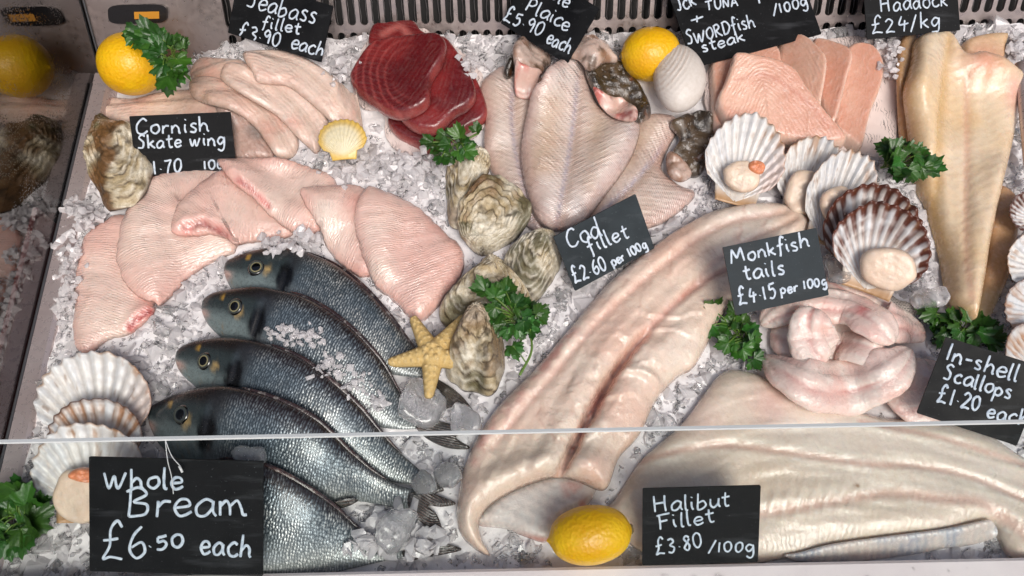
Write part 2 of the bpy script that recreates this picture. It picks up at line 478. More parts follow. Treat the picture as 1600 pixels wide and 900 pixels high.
# back panel: a sheet with rows of round-ended slots
def back_pt(x, h, n=0.0):
    nb = np.array([0, -EB[2], EB[1]])
    return np.array([x, YB, -.03]) + EB * h + nb * n
_nb = np.array([0, -EB[2], EB[1]])
def back_h(px, py):
    q = on_plane([(px, py)], back_pt(0, 0), _nb)[0]
    return (q - back_pt(0, 0)) @ EB, q[0]
h_bar, _ = back_h(800, 40); _, x_l = back_h(348, 30); x0c, x1c = back_h(700, 20)[1], back_h(719.2, 20)[1]
PITCH_X = x1c - x0c
def slotted(x0, ncol, h0, h1, slot0, slot1, mb, w):
    for k in range(ncol):
        xa = x0 + k * PITCH_X; xb = xa + PITCH_X; xc = (xa + xb) / 2; r = w / 2
        n = 10
        a = np.linspace(0, np.pi, n)
        inner = [(xc + r * math.cos(t), slot1 - r + r * math.sin(t)) for t in a] + [(xc - r * math.cos(t), slot0 + r - r * math.sin(t)) for t in a]
        # matching points on the cell's outline
        outer = [(xb + (xa - xb) * i / (n - 1), h1) for i in range(n)] + [(xa + (xb - xa) * i / (n - 1), h0) for i in range(n)]
        m_ = len(inner)
        v = [back_pt(x, h) for x, h in inner] + [back_pt(x, h) for x, h in outer] + [back_pt(x, h, -.004) for x, h in inner]
        f = []
        for i in range(m_):
            j = (i + 1) % m_
            f.append((i, j, m_ + j, m_ + i)); f.append((j, i, 2 * m_ + i, 2 * m_ + j))
        mb.add(v, f)
mb = MB()
ncol = int((.77 - x_l) / PITCH_X)
x_r = x_l + ncol * PITCH_X
cell = .044
slotted(x_l, ncol, h_bar - cell, h_bar, h_bar - cell + .003, h_bar - .004, mb, PITCH_X * .62)
slotted(x_l, ncol, h_bar, h_bar + .058, h_bar + .004, h_bar + .054, mb, PITCH_X * .66)
slotted(x_l, ncol, h_bar + .058, h_bar + .116, h_bar + .062, h_bar + .112, mb, PITCH_X * .66)
def quad(mb, xa, xb, ha, hb): mb.add([back_pt(xa, ha), back_pt(xb, ha), back_pt(xb, hb), back_pt(xa, hb)], [(0, 1, 2, 3)])
quad(mb, XS, x_l, -.02, h_bar + .14)
quad(mb, x_l, x_r, -.02, h_bar - cell); quad(mb, x_l, x_r, h_bar + .116, h_bar + .14)
bp_o = mb.build('back_panel', M_back, counter, False)
mb = MB(); mb.add([back_pt(XS, -.02, -.035), back_pt(x_r, -.02, -.035), back_pt(x_r, .4, -.035), back_pt(XS, .4, -.035)], [(0, 1, 2, 3)])
mb.build('dark_backing', M_dark, bp_o, False)  # dark sheet standing in for the unlit hollow behind the slots
mb = MB()                                           # cooling fins behind the slots
for k in range(int((x_r - x_l) / .0074)):
    x = x_l + k * .0074
    pts = [back_pt(x + .0006 * math.sin(q * 2.1 + k), h, -.022) for q, h in enumerate(np.linspace(-.02, h_bar + .13, 26))]
    mb.tube(pts, .0006, 5)
M_fin = steel('fin_metal', (.30, .29, .29), .4, .8)
mb.build('cooling_fins', M_fin, bp_o)
# thermometer window on the plain part of the panel
q = on_plane([(170, 6), (262, 4), (262, 38), (172, 36)], back_pt(0, 0, .001), _nb)
mb = MB()
ctr = q.mean(0); hx = (q[1] - q[0]) / 2; hy = (q[0] - q[3]) / 2
ring = []
for t in np.linspace(0, 2 * np.pi, 40, endpoint=False):
    cx, sy = math.cos(t), math.sin(t)
    ring.append(ctr + hx * math.copysign(abs(cx) ** .45, cx) + hy * math.copysign(abs(sy) ** .45, sy))
ring = np.array(ring)
mb.add(np.concatenate([ring, ring + _nb * .004]), [(i, (i + 1) % 40, 40 + (i + 1) % 40, 40 + i) for i in range(40)] + [tuple(range(40, 80))])
tw = mb.build('thermometer_window', M_blackpl, counter, False)
mb = MB(); a = ctr + _nb * .0045
mb.add([a - hx * .1 - hy * .5, a + hx * .75 - hy * .5, a + hx * .75 + hy * .25, a - hx * .1 + hy * .25], [(0, 1, 2, 3)])
mb.build('amber_label', M_orange, tw, False)

# side glass, its seal, rail and what stands behind it
def side_sheet(name, xa, xb, mat, hgt=.36, y0=-.36, z0=-.03):
    top = back_pt(0, hgt); foot = back_pt(0, 0)
    prof = [(y0, z0), (foot[1], z0), (top[1], top[2]), (y0, top[2])]
    v = [(x, y, z) for x in (xa, xb) for y, z in prof]
    mb = MB(); mb.add(v, [(3, 2, 1, 0), (4, 5, 6, 7), (0, 1, 5, 4), (1, 2, 6, 5), (2, 3, 7, 6), (3, 0, 4, 7)])
    return mb.build(name, mat, counter, False)
sg = side_sheet('side_glass', XS - .006, XS, M_sideglass)
side_sheet('outer_cabinet_side', XS - .10, XS - .09, M_outer, .42)
mb = MB(); mb.tube([back_pt(XS + .002, h, .002) for h in np.linspace(0, .36, 10)], .0013, 8)
mb.tube([(XS + .002, y, .004) for y in np.linspace(-.36, YB - .02, 10)], .0016, 8); mb.build('seal', M_seal, sg)
mb = MB()
prof = [(XS + .0005, -.03), (XS + .0005, .001), (XS + .003, .004), (XS + .020, .004), (XS + .0235, .001), (XS + .0235, -.03)]
v = [(x, y, z) for y in (-.36, YB - .004) for x, z in prof]
k = len(prof); mb.add(v, [(i, i + 1, k + i + 1, k + i) for i in range(k - 1)] + [tuple(range(k)), tuple(range(2 * k - 1, k - 1, -1))])
mb.build('side_rail', M_rail, counter, False)
mb = MB(); mb.box((XS - .020, -.36, -.03), (XS - .0145, .10, .02)); mb.build('red_trim', M_red, counter, False)

# unseen canopy added above the back of the counter to darken it
mb = MB(); mb.box((-.62, .315, .44), (.80, .70, .48)); mb.box((-.62, .60, .0), (.80, .64, .44)); mb.build('shade_canopy', M_outer, counter, False)
# front rail and front glass
ZR = .028
YF = P(820, 887.5, ZR)[1]
def xz(y, z): return y, z
prof = [(YF, -.08), (YF, ZR - .0025), (YF - .0025, ZR), (YF - .040, ZR), (YF - .040, -.08)]
v = [(x, y, z) for x in (-.55, .80) for y, z in prof]; k = len(prof)
mb = MB(); mb.add(v, [(i, k + i, k + (i + 1) % k, (i + 1) % k) for i in range(k)] + [tuple(range(k)), tuple(range(2 * k - 1, k - 1, -1))])
fr_o = mb.build('front_rail', M_frontrail, counter, False)
g0 = np.array([0, YF - .018, ZR - .004]); ga = P(0, 688, .25); gb = P(1600, 656.5, .25)
# top edge follows the picture's edge (ga..gb); 6 mm thick
tdir = (gb - ga) / np.linalg.norm(gb - ga)
def at_x(x): return ga + tdir * ((x - ga[0]) / tdir[0])
TL, TR = at_x(XS + .003), at_x(.80)
BL, BR = np.array([XS + .003, g0[1], g0[2]]), np.array([.80, g0[1], g0[2]])
nrm = np.cross(TR - TL, BL - TL); nrm /= np.linalg.norm(nrm)
if nrm[1] > 0: nrm = -nrm
th = nrm * .003
mb = MB(); mb.add([BL, BR, TR, TL, BL + th, BR + th, TR + th, TL + th], [(0, 1, 2, 3), (7, 6, 5, 4), (0, 4, 5, 1), (1, 5, 6, 2), (3, 7, 4, 0)])
fg = mb.build('front_glass', M_frontglass, counter, False)
upv = (TL - BL) / np.linalg.norm(TL - BL)
mb = MB(); e0 = .0004
mb.add([TL, TR, TR + th, TL + th, TL + upv * .0012 + th * .1, TR + upv * .0012 + th * .1, TR + upv * .0012 + th * .9, TL + upv * .0012 + th * .9],
       [(0, 1, 5, 4), (1, 2, 6, 5), (2, 3, 7, 6), (3, 0, 4, 7), (4, 5, 6, 7), (3, 2, 1, 0)])
mb.build('polished_edge', M_glassedge, fg, False)
# water drops on the front rail
M_water, _, _ = mat0('water', Base_Color=(1, 1, 1, 1), Roughness=.02, IOR=1.33, Transmission_Weight=1.0)
mb = MB()
def drop(mb, c, r, flat=.45, seed=0):
    n, k = 5, 12; v = []
    for i in range(n):
        t = i / (n - 1) * np.pi / 2
        for j in range(k):
            a = 2 * np.pi * j / k; rr = r * math.cos(t) * (1 + .25 * math.sin(2 * a + seed) + .12 * math.sin(3 * a + seed * 2))
            v.append((c[0] + rr * math.cos(a), c[1] + rr * math.sin(a) * .8, c[2] + r * flat * math.sin(t)))
    mb.add(v, grid_faces(n, k, True))
for i in range(46):
    r = abs(random.gauss(0, .0016)) + .0006
    drop(mb, (random.uniform(.10, .56), YF - random.uniform(.006, .03), ZR), r, .45, i)
dro = mb.build('water_drops', M_water, fr_o); dro['kind'] = 'stuff'
# steel divider at the far right
mb = MB()
qa, qb = P(1594, 100, .035), P(1612, 290, .02)
mb.tube([qa + (qb - qa) * t for t in np.linspace(0, 1, 10)], .006, 12); mb.build('divider_rod', M_rail, counter)

# ------------------------------------------------------------------ signs with handwriting
GL = {
 'a': (1.0, [[(.85, .85), (.5, 1), (.1, .6), (.15, .1), (.5, .05), (.82, .5), (.85, .9), (.85, .3), (1, 0)]]),
 'b': (.95, [[(.1, 1.8), (.1, .9), (.12, 0), (.5, 0), (.85, .4), (.6, .9), (.15, .7)]]),
 'c': (.85, [[(.8, .85), (.5, 1), (.1, .6), (.2, .1), (.55, 0), (.85, .2)]]),
 'd': (1.0, [[(.8, .8), (.45, .95), (.08, .5), (.3, 0), (.7, .3), (.85, 1.0), (.88, 1.8)], [(.85, 1.0), (.85, .3), (1, 0)]]),
 'e': (.9, [[(.1, .48), (.75, .6), (.65, .95), (.3, .95), (.08, .5), (.3, .02), (.6, .05), (.88, .25)]]),
 'f': (.75, [[(.8, 1.6), (.5, 1.8), (.35, 1.2), (.3, 0), (.22, -.4)], [(0, .85), (.65, .95)]]),
 'g': (.95, [[(.8, .85), (.4, 1), (.1, .55), (.35, .1), (.75, .5), (.82, .9), (.8, -.3), (.5, -.75), (.1, -.5)]]),
 'h': (.95, [[(.1, 1.8), (.1, .9), (.1, 0)], [(.1, .5), (.45, .95), (.75, .7), (.8, .2), (.95, 0)]]),
 'i': (.4, [[(.15, .95), (.15, .4), (.28, 0)], [(.15, 1.4), (.2, 1.5)]]),
 'k': (.85, [[(.1, 1.8), (.1, .9), (.1, 0)], [(.75, .95), (.42, .7), (.12, .45)], [(.3, .55), (.55, .25), (.85, 0)]]),
 'l': (.4, [[(.15, 1.8), (.13, .9), (.18, .1), (.38, .02)]]),
 'm': (1.4, [[(.1, .95), (.1, .4), (.1, 0)], [(.1, .6), (.4, .95), (.58, .6), (.6, 0)], [(.6, .6), (.95, .95), (1.15, .5), (1.25, .05), (1.45, .02)]]),
 'n': (.95, [[(.1, .95), (.1, .5), (.1, 0)], [(.1, .55), (.45, .95), (.75, .6), (.8, .1), (.95, 0)]]),
 'o': (.9, [[(.55, .98), (.15, .75), (.12, .25), (.5, 0), (.82, .4), (.72, .9), (.45, .95)]]),
 'p': (.95, [[(.1, 1), (.1, 0), (.06, -.8)], [(.1, .7), (.45, 1), (.85, .6), (.6, .1), (.12, .15)]]),
 'r': (.7, [[(.1, .95), (.1, .5), (.1, 0)], [(.1, .55), (.35, .9), (.68, .88)]]),
 's': (.75, [[(.65, .9), (.35, 1), (.15, .75), (.6, .35), (.5, .02), (.08, .08)]]),
 't': (.7, [[(.35, 1.6), (.3, .6), (.4, .05), (.68, .1)], [(0, 1.02), (.35, 1.05), (.72, 1.12)]]),
 'u': (.95, [[(.1, .95), (.12, .3), (.4, 0), (.75, .4), (.8, .95), (.8, .3), (.95, 0)]]),
 'v': (.8, [[(.05, 1), (.3, 0), (.75, 1)]]),
 'w': (1.3, [[(.05, 1), (.25, .1), (.4, .1), (.65, .8), (.75, .1), (.95, .1), (1.25, 1.05)]]),
 'W': (1.6, [[(.0, 1.3), (.25, .1), (.4, .1), (.7, 1.0), (.85, .1), (1.05, .1), (1.5, 1.35)]]),
 'B': (1.2, [[(.1, 1.8), (.12, .9), (.1, 0)], [(-.1, 1.6), (.5, 1.85), (.9, 1.4), (.3, .95), (.95, .75), (.9, .15), (.1, 0)]]),
 'C': (1.2, [[(1.1, 1.5), (.7, 1.8), (.15, 1.1), (.2, .25), (.7, .05), (1.15, .4)]]),
 'S': (1.0, [[(.9, 1.6), (.5, 1.8), (.2, 1.4), (.7, .8), (.6, .1), (.05, .1)]]),
 'F': (.95, [[(.15, 1.65), (.15, .9), (.1, 0)], [(-.05, 1.6), (.5, 1.7), (1.0, 1.75)], [(.15, .9), (.45, .95), (.75, 1.0)]]),
 'H': (1.3, [[(.1, 1.8), (.1, .9), (.1, 0)], [(1.05, 1.8), (1.0, .9), (1.05, 0)], [(.0, .9), (.5, .95), (1.1, 1.0)]]),
 'M': (1.6, [[(.0, 0), (.2, 1.7)], [(.2, 1.7), (.65, .5)], [(.65, .5), (1.15, 1.75)], [(1.15, 1.75), (1.4, .05)]]),
 'T': (1.1, [[(.5, 1.6), (.5, .8), (.45, 0)], [(-.05, 1.6), (.5, 1.65), (1.1, 1.75)]]),
 'U': (1.1, [[(.1, 1.6), (.12, .5), (.5, 0), (.9, .5), (.95, 1.6)]]),
 'N': (1.1, [[(.1, 0), (.1, 1.6)], [(.1, 1.6), (.85, .05)], [(.85, .05), (.95, 1.65)]]),
 'A': (1.1, [[(.0, 0), (.5, 1.65)], [(.5, 1.65), (1.0, 0)], [(.2, .6), (.8, .65)]]),
 'I': (.4, [[(.15, 1.8), (.15, .9), (.18, 0)]]),
 'O': (1.1, [[(.6, 1.55), (.1, 1.1), (.15, .3), (.6, 0), (1.0, .6), (.85, 1.4), (.5, 1.55)]]),
 'R': (1.05, [[(.1, 1.6), (.1, .8), (.1, 0)], [(.1, 1.5), (.6, 1.6), (.75, 1.15), (.15, .75)], [(.3, .75), (.6, .35), (1.0, 0)]]),
 'D': (1.1, [[(.1, 1.6), (.1, .8), (.1, 0)], [(-.05, 1.5), (.6, 1.6), (1.0, .9), (.6, .15), (.05, 0)]]),
 'P': (1.05, [[(.1, 1.7), (.12, .8), (.1, 0)], [(-.05, 1.5), (.6, 1.75), (.9, 1.25), (.55, .8), (.12, .8)]]),
 'Y': (1.0, [[(.05, 1.6), (.45, .8)], [(.95, 1.6), (.5, .8), (.4, 0)]]),
 'J': (.9, [[(.7, 1.7), (.7, .6), (.5, .05), (.1, .2)]]),
 '£': (1.2, [[(.95, 1.45), (.7, 1.75), (.42, 1.35), (.42, .6), (.15, .02), (.5, .1), (1.05, 0)], [(.1, .85), (.45, .88), (.8, .95)]]),
 '0': (1.0, [[(.5, 1.5), (.12, 1.1), (.15, .3), (.5, 0), (.85, .5), (.8, 1.25), (.45, 1.5)]]),
 '1': (.55, [[(.25, 1.5), (.22, .8), (.22, 0)]]),
 '2': (1.0, [[(.1, 1.2), (.45, 1.5), (.8, 1.15), (.5, .6), (.1, .05), (.5, .1), (.95, .02)]]),
 '3': (.95, [[(.12, 1.4), (.55, 1.5), (.75, 1.15), (.35, .82), (.8, .5), (.55, .02), (.08, .12)]]),
 '4': (1.0, [[(.35, 1.4), (.12, .65), (.5, .6), (.95, .68)], [(.62, 1.0), (.6, .5), (.55, -.1)]]),
 '5': (.95, [[(.2, 1.45), (.18, .85)], [(.18, .85), (.6, .95), (.8, .5), (.5, .02), (.08, .1)], [(.2, 1.45), (.5, 1.45), (.85, 1.52)]]),
 '6': (1.0, [[(.7, 1.5), (.3, 1.05), (.12, .4), (.45, 0), (.85, .3), (.7, .75), (.2, .5)]]),
 '7': (.9, [[(.05, 1.4), (.45, 1.4), (.85, 1.48)], [(.85, 1.48), (.5, .7), (.35, 0)]]),
 '8': (.95, [[(.75, 1.3), (.45, 1.5), (.2, 1.2), (.7, .5), (.5, 0), (.15, .3), (.5, .8), (.75, 1.2)]]),
 '9': (.9, [[(.8, 1.2), (.45, 1.5), (.12, 1.1), (.4, .75), (.78, 1.1), (.75, .5), (.7, 0)]]),
 '.': (.45, [[(.2, .45), (.24, .52)]]), ',': (.4, [[(.2, .1), (.1, -.3)]]),
 '/': (.8, [[(.75, 1.6), (.4, .7), (.05, -.2)]]), '-': (.8, [[(.1, .65), (.4, .68), (.7, .72)]]),
 '+': (1.2, [[(.1, .7), (.6, .75), (1.1, .85)], [(.6, 1.2), (.6, .75), (.58, .25)]]), ' ': (.55, []),
}
def sign_mat(name, col):
    m, nt, b = mat0(name, Roughness=.5, Specular_IOR_Level=.14)
    ob = N(nt, 'TexCoord').outputs['Object']
    n1 = noise(nt, ob, 30, 4); n2 = noise(nt, ob, 300, 4, .7)
    c = ramp(nt, n1, [(.3, tuple(v * .75 for v in col)), (.75, tuple(v * 1.35 + .002 for v in col))])
    sm_ = N(nt, 'Mapping', {'Vector': ob, 'Rotation': (0, 0, .5), 'Scale': (14, 90, 90)}).outputs[0]
    c = mixrgb(nt, 'MIX', mrange(nt, noise(nt, sm_, 1.0, 4, .6), .56, .80, 0, .10), c, (.35, .37, .40))
    c = mixrgb(nt, 'MIX', mrange(nt, noise(nt, ob, 520, 2), .70, .76, 0, .25), c, (.30, .32, .34))
    nt.links.new(c, b.inputs['Base Color'])
    nt.links.new(mrange(nt, n1, .3, .7, .42, .62), b.inputs['Roughness'])
    nt.links.new(N(nt, 'Bump', {'Strength': 1.0, 'Distance': .00012, 'Height': n2}).outputs[0], b.inputs['Normal'])
    return m
M_black = sign_mat('black_board', (.0065, .007, .008))
M_slate = sign_mat('slate_board', (.028, .036, .041))
M_chalk, _nt, _b = mat0('chalk_pen', Roughness=.8)
_n = noise(_nt, N(_nt, 'TexCoord').outputs['Object'], 260, 3)
_nt.links.new(ramp(_nt, _n, [(.3, (.42, .50, .60)), (.6, (.66, .74, .82))]), _b.inputs['Base Color'])

def sign(quad_px, zt, zb, lines, label, mat, pen=.0011, extra=(), bez=None):
    """quad_px: TL TR BR BL in the picture; the board is the flat rectangle nearest to it, standing from height zb to zt"""
    tl, tr = PV(quad_px[:2], zt); br, bl = PV(quad_px[2:], zb)
    c = (tl + tr + bl + br) / 4
    ex = (tr + br - tl - bl) / 4; ey = (tl + tr - bl - br) / 4
    n = np.cross(ex, ey); n /= np.linalg.norm(n)
    ey = np.cross(n, ex / np.linalg.norm(ex)) * np.linalg.norm(ey)       # square it up
    root = empty('price_sign', c - ey, label, 'price sign', 'handwritten price signs')
    nx, ny = ex / np.linalg.norm(ex), ey / np.linalg.norm(ey)
    w, h, rr = np.linalg.norm(ex), np.linalg.norm(ey), .0012
    ring = []
    for sx, sy, a0 in ((1, 1, 0), (-1, 1, 90), (-1, -1, 180), (1, -1, 270)):
        for a in np.radians(a0 + np.linspace(0, 90, 5)):
            ring.append(c + nx * (sx * (w - rr) + rr * math.cos(a)) + ny * (sy * (h - rr) + rr * math.sin(a)))
    ring = np.array(ring); k = len(ring)
    b = MB(); b.add(np.concatenate([ring, ring - n * .0016]), [tuple(range(k)), tuple(range(2 * k - 1, k - 1, -1))] + [(i, k + i, k + (i + 1) % k, (i + 1) % k) for i in range(k)])
    b.build('board', mat, root, False)
    b = MB()
    rs = random.Random(hash(label) % 999 if False else len(label) * 7 + int(quad_px[0][0]))
    def stroke(pts2, r):
        q = on_plane(pts2, c, n)
        loc = np.stack([(q - c) @ nx / w, (q - c) @ ny / h], 1)
        keep = (np.abs(loc) < .985).all(1)
        if keep.sum() < 2: return
        i = np.where(keep)[0]; q = q[i[0]:i[-1] + 1]
        if not keep[i[0]:i[-1] + 1].all(): q = on_plane(pts2[keep], c, n)
        rad = r * (.86 + .3 * np.array([vnoise(x * .13, y * .13, 3) for x, y in (pts2[keep] if len(q) == keep.sum() else pts2[i[0]:i[-1] + 1])]))
        rad[[0, -1]] *= .75
        b.tube(q + n * .0001, rad, 8, .35, n)
    for (txt, x0, y0, x1, y1, xh) in lines:
        adv = sum(GL[ch][0] + .16 for ch in txt) - .16
        bx = np.array([x1 - x0, y1 - y0], float); L = np.linalg.norm(bx); bx /= L; by = np.array([bx[1], -bx[0]])
        sx = L / adv; cx = 0
        for ch in txt:
            A, st = GL[ch]
            jy = rs.uniform(-.07, .07); js = rs.uniform(.93, 1.08); sl = rs.uniform(-.03, .09)
            for s_ in st:
                s_ = crom(s_, False, 7) if len(s_) > 2 else np.linspace(s_[0], s_[-1], 6)
                s_ = s_ * js
                p = np.array([x0, y0])[None] + bx[None] * ((cx + s_[:, :1] + sl * s_[:, 1:]) * sx) + by[None] * ((s_[:, 1:] + jy) * xh)
                stroke(p, pen)
            cx += A + .16
    for e in extra: stroke(crom(e, False, 8), pen)
    if b.v: b.build('handwriting', M_chalk, root)
    return root, c, n
# ------------------------------------------------------------------ fish materials
M_skate = flesh('skate_flesh', .22, .45, (1, .55, .42), .009, .2, [(330, 60, 0, .09, .00036, 3.2), (0, 0, 60, -.08, .0004, 3), (520, 0, 0, .05, .00015, 2)], .5, .0005)
M_cod = flesh('cod_flesh', .30, .45, (1, .55, .4), .010, .22, [(34, 30, 0, -.10, .0004, 2.2), (60, -40, 0, .08, .0003, 2.4)], .45, .0005, (.98, .93, .86))
M_hal = flesh('halibut_flesh', .30, .45, (1, .6, .4), .010, .2, [(150, 30, 0, .08, .0002, 2.4), (26, 10, 30, -.08, .0002, 2.4)], .45, .0004, (.98, .93, .86))
M_plaice = flesh('plaice_skin', .30, .3, (1, .5, .4), .007, .25, [(165, 110, 0, -.22, .00035, 1.5), (420, -240, 0, .14, .0003, 1.6), (70, 30, 0, -.14, .0005, 2.5)], .5, .0006)
M_had = flesh('haddock_flesh', .30, .42, (1, .6, .35), .010, .25, [(85, 55, 0, -.12, .0003, 1.8)], .2, .0005, (1, .84, .66))
M_bass = flesh('bass_flesh', .32, .4, (1, .5, .38), .009, .25, [(0, 0, 190, -.16, .0004, 2.8), (60, 40, 0, .14, .0004, 2)], .4, .0008)
M_tuna = flesh('tuna_flesh', .30, .35, (1, .22, .15), .006, .03, [(0, 0, 170, .03, .0001, 1.5), (0, 0, 260, -.14, .0001, 4)], .35, .0004, (.6, .45, .45))
M_sword = flesh('swordfish_flesh', .34, .45, (1, .5, .35), .009, .25, [(0, 0, 260, -.09, .0002, 2.8), (40, 0, 90, .10, .0002, 3)], .25, .0005)
M_monk = flesh('monkfish_flesh', .3, .5, (1, .55, .45), .011, .25, [(0, 0, 110, .10, .0004, 2.5), (160, 0, 30, .06, .0002, 3)], .5, .0009)
M_seam = flesh('plain_flesh', .28, .4, (1, .5, .4), .008, .3, [], .4, .0006)

C_skate, C_sk_red, C_cream = lin(230, 190, 178), lin(214, 132, 124), lin(238, 222, 208)
C_cod, C_cod2 = lin(226, 203, 186), lin(222, 176, 162)

# ------------------------------------------------------------------ printed paper
M_paper, _nt, _b = mat0('printed_wrapping_paper', Roughness=.6, Subsurface_Weight=.0)
_ob = N(_nt, 'TexCoord').outputs['Object']
_w = N(_nt, 'TexWave', {'Vector': _ob, 'Scale': 85.0, 'Distortion': 9.0, 'Detail': 3.0, 'Detail Scale': 1.6}, wave_type='BANDS').outputs['Fac']
_k = mrange(_nt, noise(_nt, _ob, 60, 2), .45, .6, 0, 1)
_ink = math_(_nt, 'MULTIPLY', mrange(_nt, _w, .84, .93, 0, 1), _k)
_nt.links.new(mixrgb(_nt, 'MIX', math_(_nt, 'MULTIPLY', _ink, .75), lin(226, 210, 204), lin(88, 78, 78)), _b.inputs['Base Color'])
M_news, _nt, _b = mat0('newsprint_paper', Roughness=.6)
_ob = N(_nt, 'TexCoord').outputs['Object']
_br = N(_nt, 'TexBrick', {'Vector': _ob, 'Color1': c4(lin(110, 104, 100)), 'Color2': c4(lin(150, 142, 136)), 'Mortar': c4(lin(208, 198, 188)), 'Scale': 90.0, 'Mortar Size': .03, 'Brick Width': .3, 'Row Height': .16})
_nt.links.new(_br.outputs[0], _b.inputs['Base Color'])
def crinkle(a): return lambda c, t: t + a * (np.abs(c.noise(60, 1, 3)) * 1.6 + np.abs(c.noise(150, 2, 2)))
slab_paper = slab('wrapping_paper', [(556, 100), (548, 130), (566, 168), (598, 178), (602, 212), (620, 236), (644, 252), (662, 240), (692, 232), (745, 212), (768, 165), (748, 110), (700, 66), (640, 40), (585, 52)],
                  .0008, M_paper, edge=.001, step=.004, hfun=crinkle(.006), jit=3, lift=.002)
tag(slab_paper, 'white printed paper crumpled beneath the dark red tuna steaks', 'wrapping paper')
slab_paper2 = slab('wrapping_paper', [(1110, 100), (1215, 62), (1290, 62), (1345, 58), (1398, 80), (1402, 160), (1398, 225), (1374, 246), (1340, 240), (1200, 215), (1115, 200)],
                   .0008, M_paper, edge=.001, step=.004, hfun=crinkle(.003), jit=2, lift=.002)
tag(slab_paper2, 'white printed paper lying flat under the pink swordfish steaks', 'wrapping paper')

# ------------------------------------------------------------------ plaice
M_head = flesh('plaice_head_skin', .25, .1, (1, .5, .4), .004, .6, [], .6, .0012, (.35, .30, .26))
def plaice(body, axis, head_brown, head_pale, gill, label, seed, spine_line, th=.020):
    root = None
    def cf(c):
        a = mixc(lin(204, 190, 182), lin(226, 216, 210), sm(-.2, .2, c.noise(14)))
        a = mixc(a, lin(196, 166, 132), .6 * sm(-.05, .2, c.noise(10, 4)) * gs(np.abs(c.V) - .03, .02))
        a = mixc(a, lin(158, 158, 180), .75 * gs(c.V + .002, .0022) * sm(.12, .3, c.u))
        a = mixc(a, lin(172, 140, 116), .45 * gs(c.V - .004, .006))
        a = mixc(a, lin(202, 160, 148), .45 * (1 - sm(.004, .018, c.d)))
        a = mixc(a, lin(160, 164, 170), .45 * sm(.1, .3, c.noise(20, 6)) * sm(.3, .5, c.u))
        return a
    def hf(c, t): return t * (.9 + .2 * c.noise(8)) - .0022 * gs(c.V, .0028) * c.e + .001 * c.e * c.noise(60, 2)
    o = slab('plaice', body, th, M_plaice, edge=.034, axis=axis, cfun=cf, hfun=hf, stiff=.02, seed=seed)
    tag(o, label, 'plaice', 'whole plaice with their pale undersides up')
    dk = lambda c: mixc(mixc(lin(58, 50, 40), lin(112, 94, 72), sm(-.15, .2, c.noise(60))), lin(150, 84, 40), .6 * sm(.22, .34, c.noise(75, 7))) * (1 - .75 * sm(.05, .2, c.noise(110, 9)))[:, None]
    pl = lambda c: mixc(mixc(lin(204, 184, 172), lin(160, 128, 108), sm(-.1, .2, c.noise(70))), lin(84, 66, 48), .8 * sm(.08, .22, c.noise(95, 6)))
    for nm, out, cf2, t2, mt in (('head', head_brown, dk, .014, M_head), ('jaw', head_pale, pl, .012, M_seam), ('gill', gill, lambda c: mixc(mixc(lin(222, 192, 180), lin(206, 120, 110), sm(-.05, .2, c.noise(80))), lin(130, 40, 42), .8 * sm(.18, .3, c.noise(60, 9))), .006, M_seam)):
        if out: slab(nm, out, t2, mt, parent=o, edge=.010, cfun=cf2, hfun=lambda c, t: t + c.e * (.012 * c.noise(50, 2) + .006 * c.noise(130, 4)), stiff=.006, step=.003, seed=seed)
    return o
plaice([(793, 98), (770, 108), (750, 132), (757, 181), (755, 227), (765, 264), (790, 310), (825, 352), (850, 356), (850, 300), (845, 200), (850, 130), (830, 100)], [(812, 95), (803, 200), (835, 350)],
       [(786, 113), (790, 96), (797, 82), (812, 76), (818, 92), (806, 108), (794, 120)], [(800, 78), (812, 63), (838, 71), (862, 90), (848, 112), (830, 118), (808, 108)],
       [(808, 112), (834, 104), (848, 112), (842, 130), (832, 152), (806, 148)], 'plaice lying left of the others, tucked behind the oysters', 21, None, .016)
plaice([(1001, 181), (1050, 177), (1062, 196), (1043, 234), (1036, 262), (1060, 285), (1088, 300), (1060, 330), (1020, 352), (960, 360), (920, 350), (930, 300), (960, 240)], [(1060, 195), (1000, 280), (930, 345)],
       [(1048, 190), (1084, 175), (1112, 177), (1117, 212), (1102, 262), (1080, 274), (1050, 242), (1062, 215)], [(1044, 236), (1066, 246), (1082, 270), (1064, 282), (1044, 268)], None,
       'plaice under the central one, its brown head beside the scallop', 22, None, .016)
plaice([(907, 70), (884, 84), (854, 102), (839, 136), (827, 159), (816, 204), (813, 246), (822, 295), (838, 338), (865, 356), (905, 348), (925, 329), (946, 302), (979, 257), (997, 219), (999, 187), (960, 180), (936, 160), (922, 125), (918, 88)], [(908, 75), (902, 160), (890, 250), (872, 355)],
       [(914, 92), (944, 82), (980, 106), (1003, 136), (1018, 176), (998, 188), (990, 176), (970, 164), (940, 152), (922, 130)], [(890, 84), (907, 64), (926, 56), (946, 68), (966, 92), (944, 96), (922, 108), (905, 92)],
       [(926, 140), (948, 148), (974, 154), (996, 170), (992, 188), (962, 184), (938, 164)], 'largest plaice, in the middle, with its gill cover open', 23, None, .024)

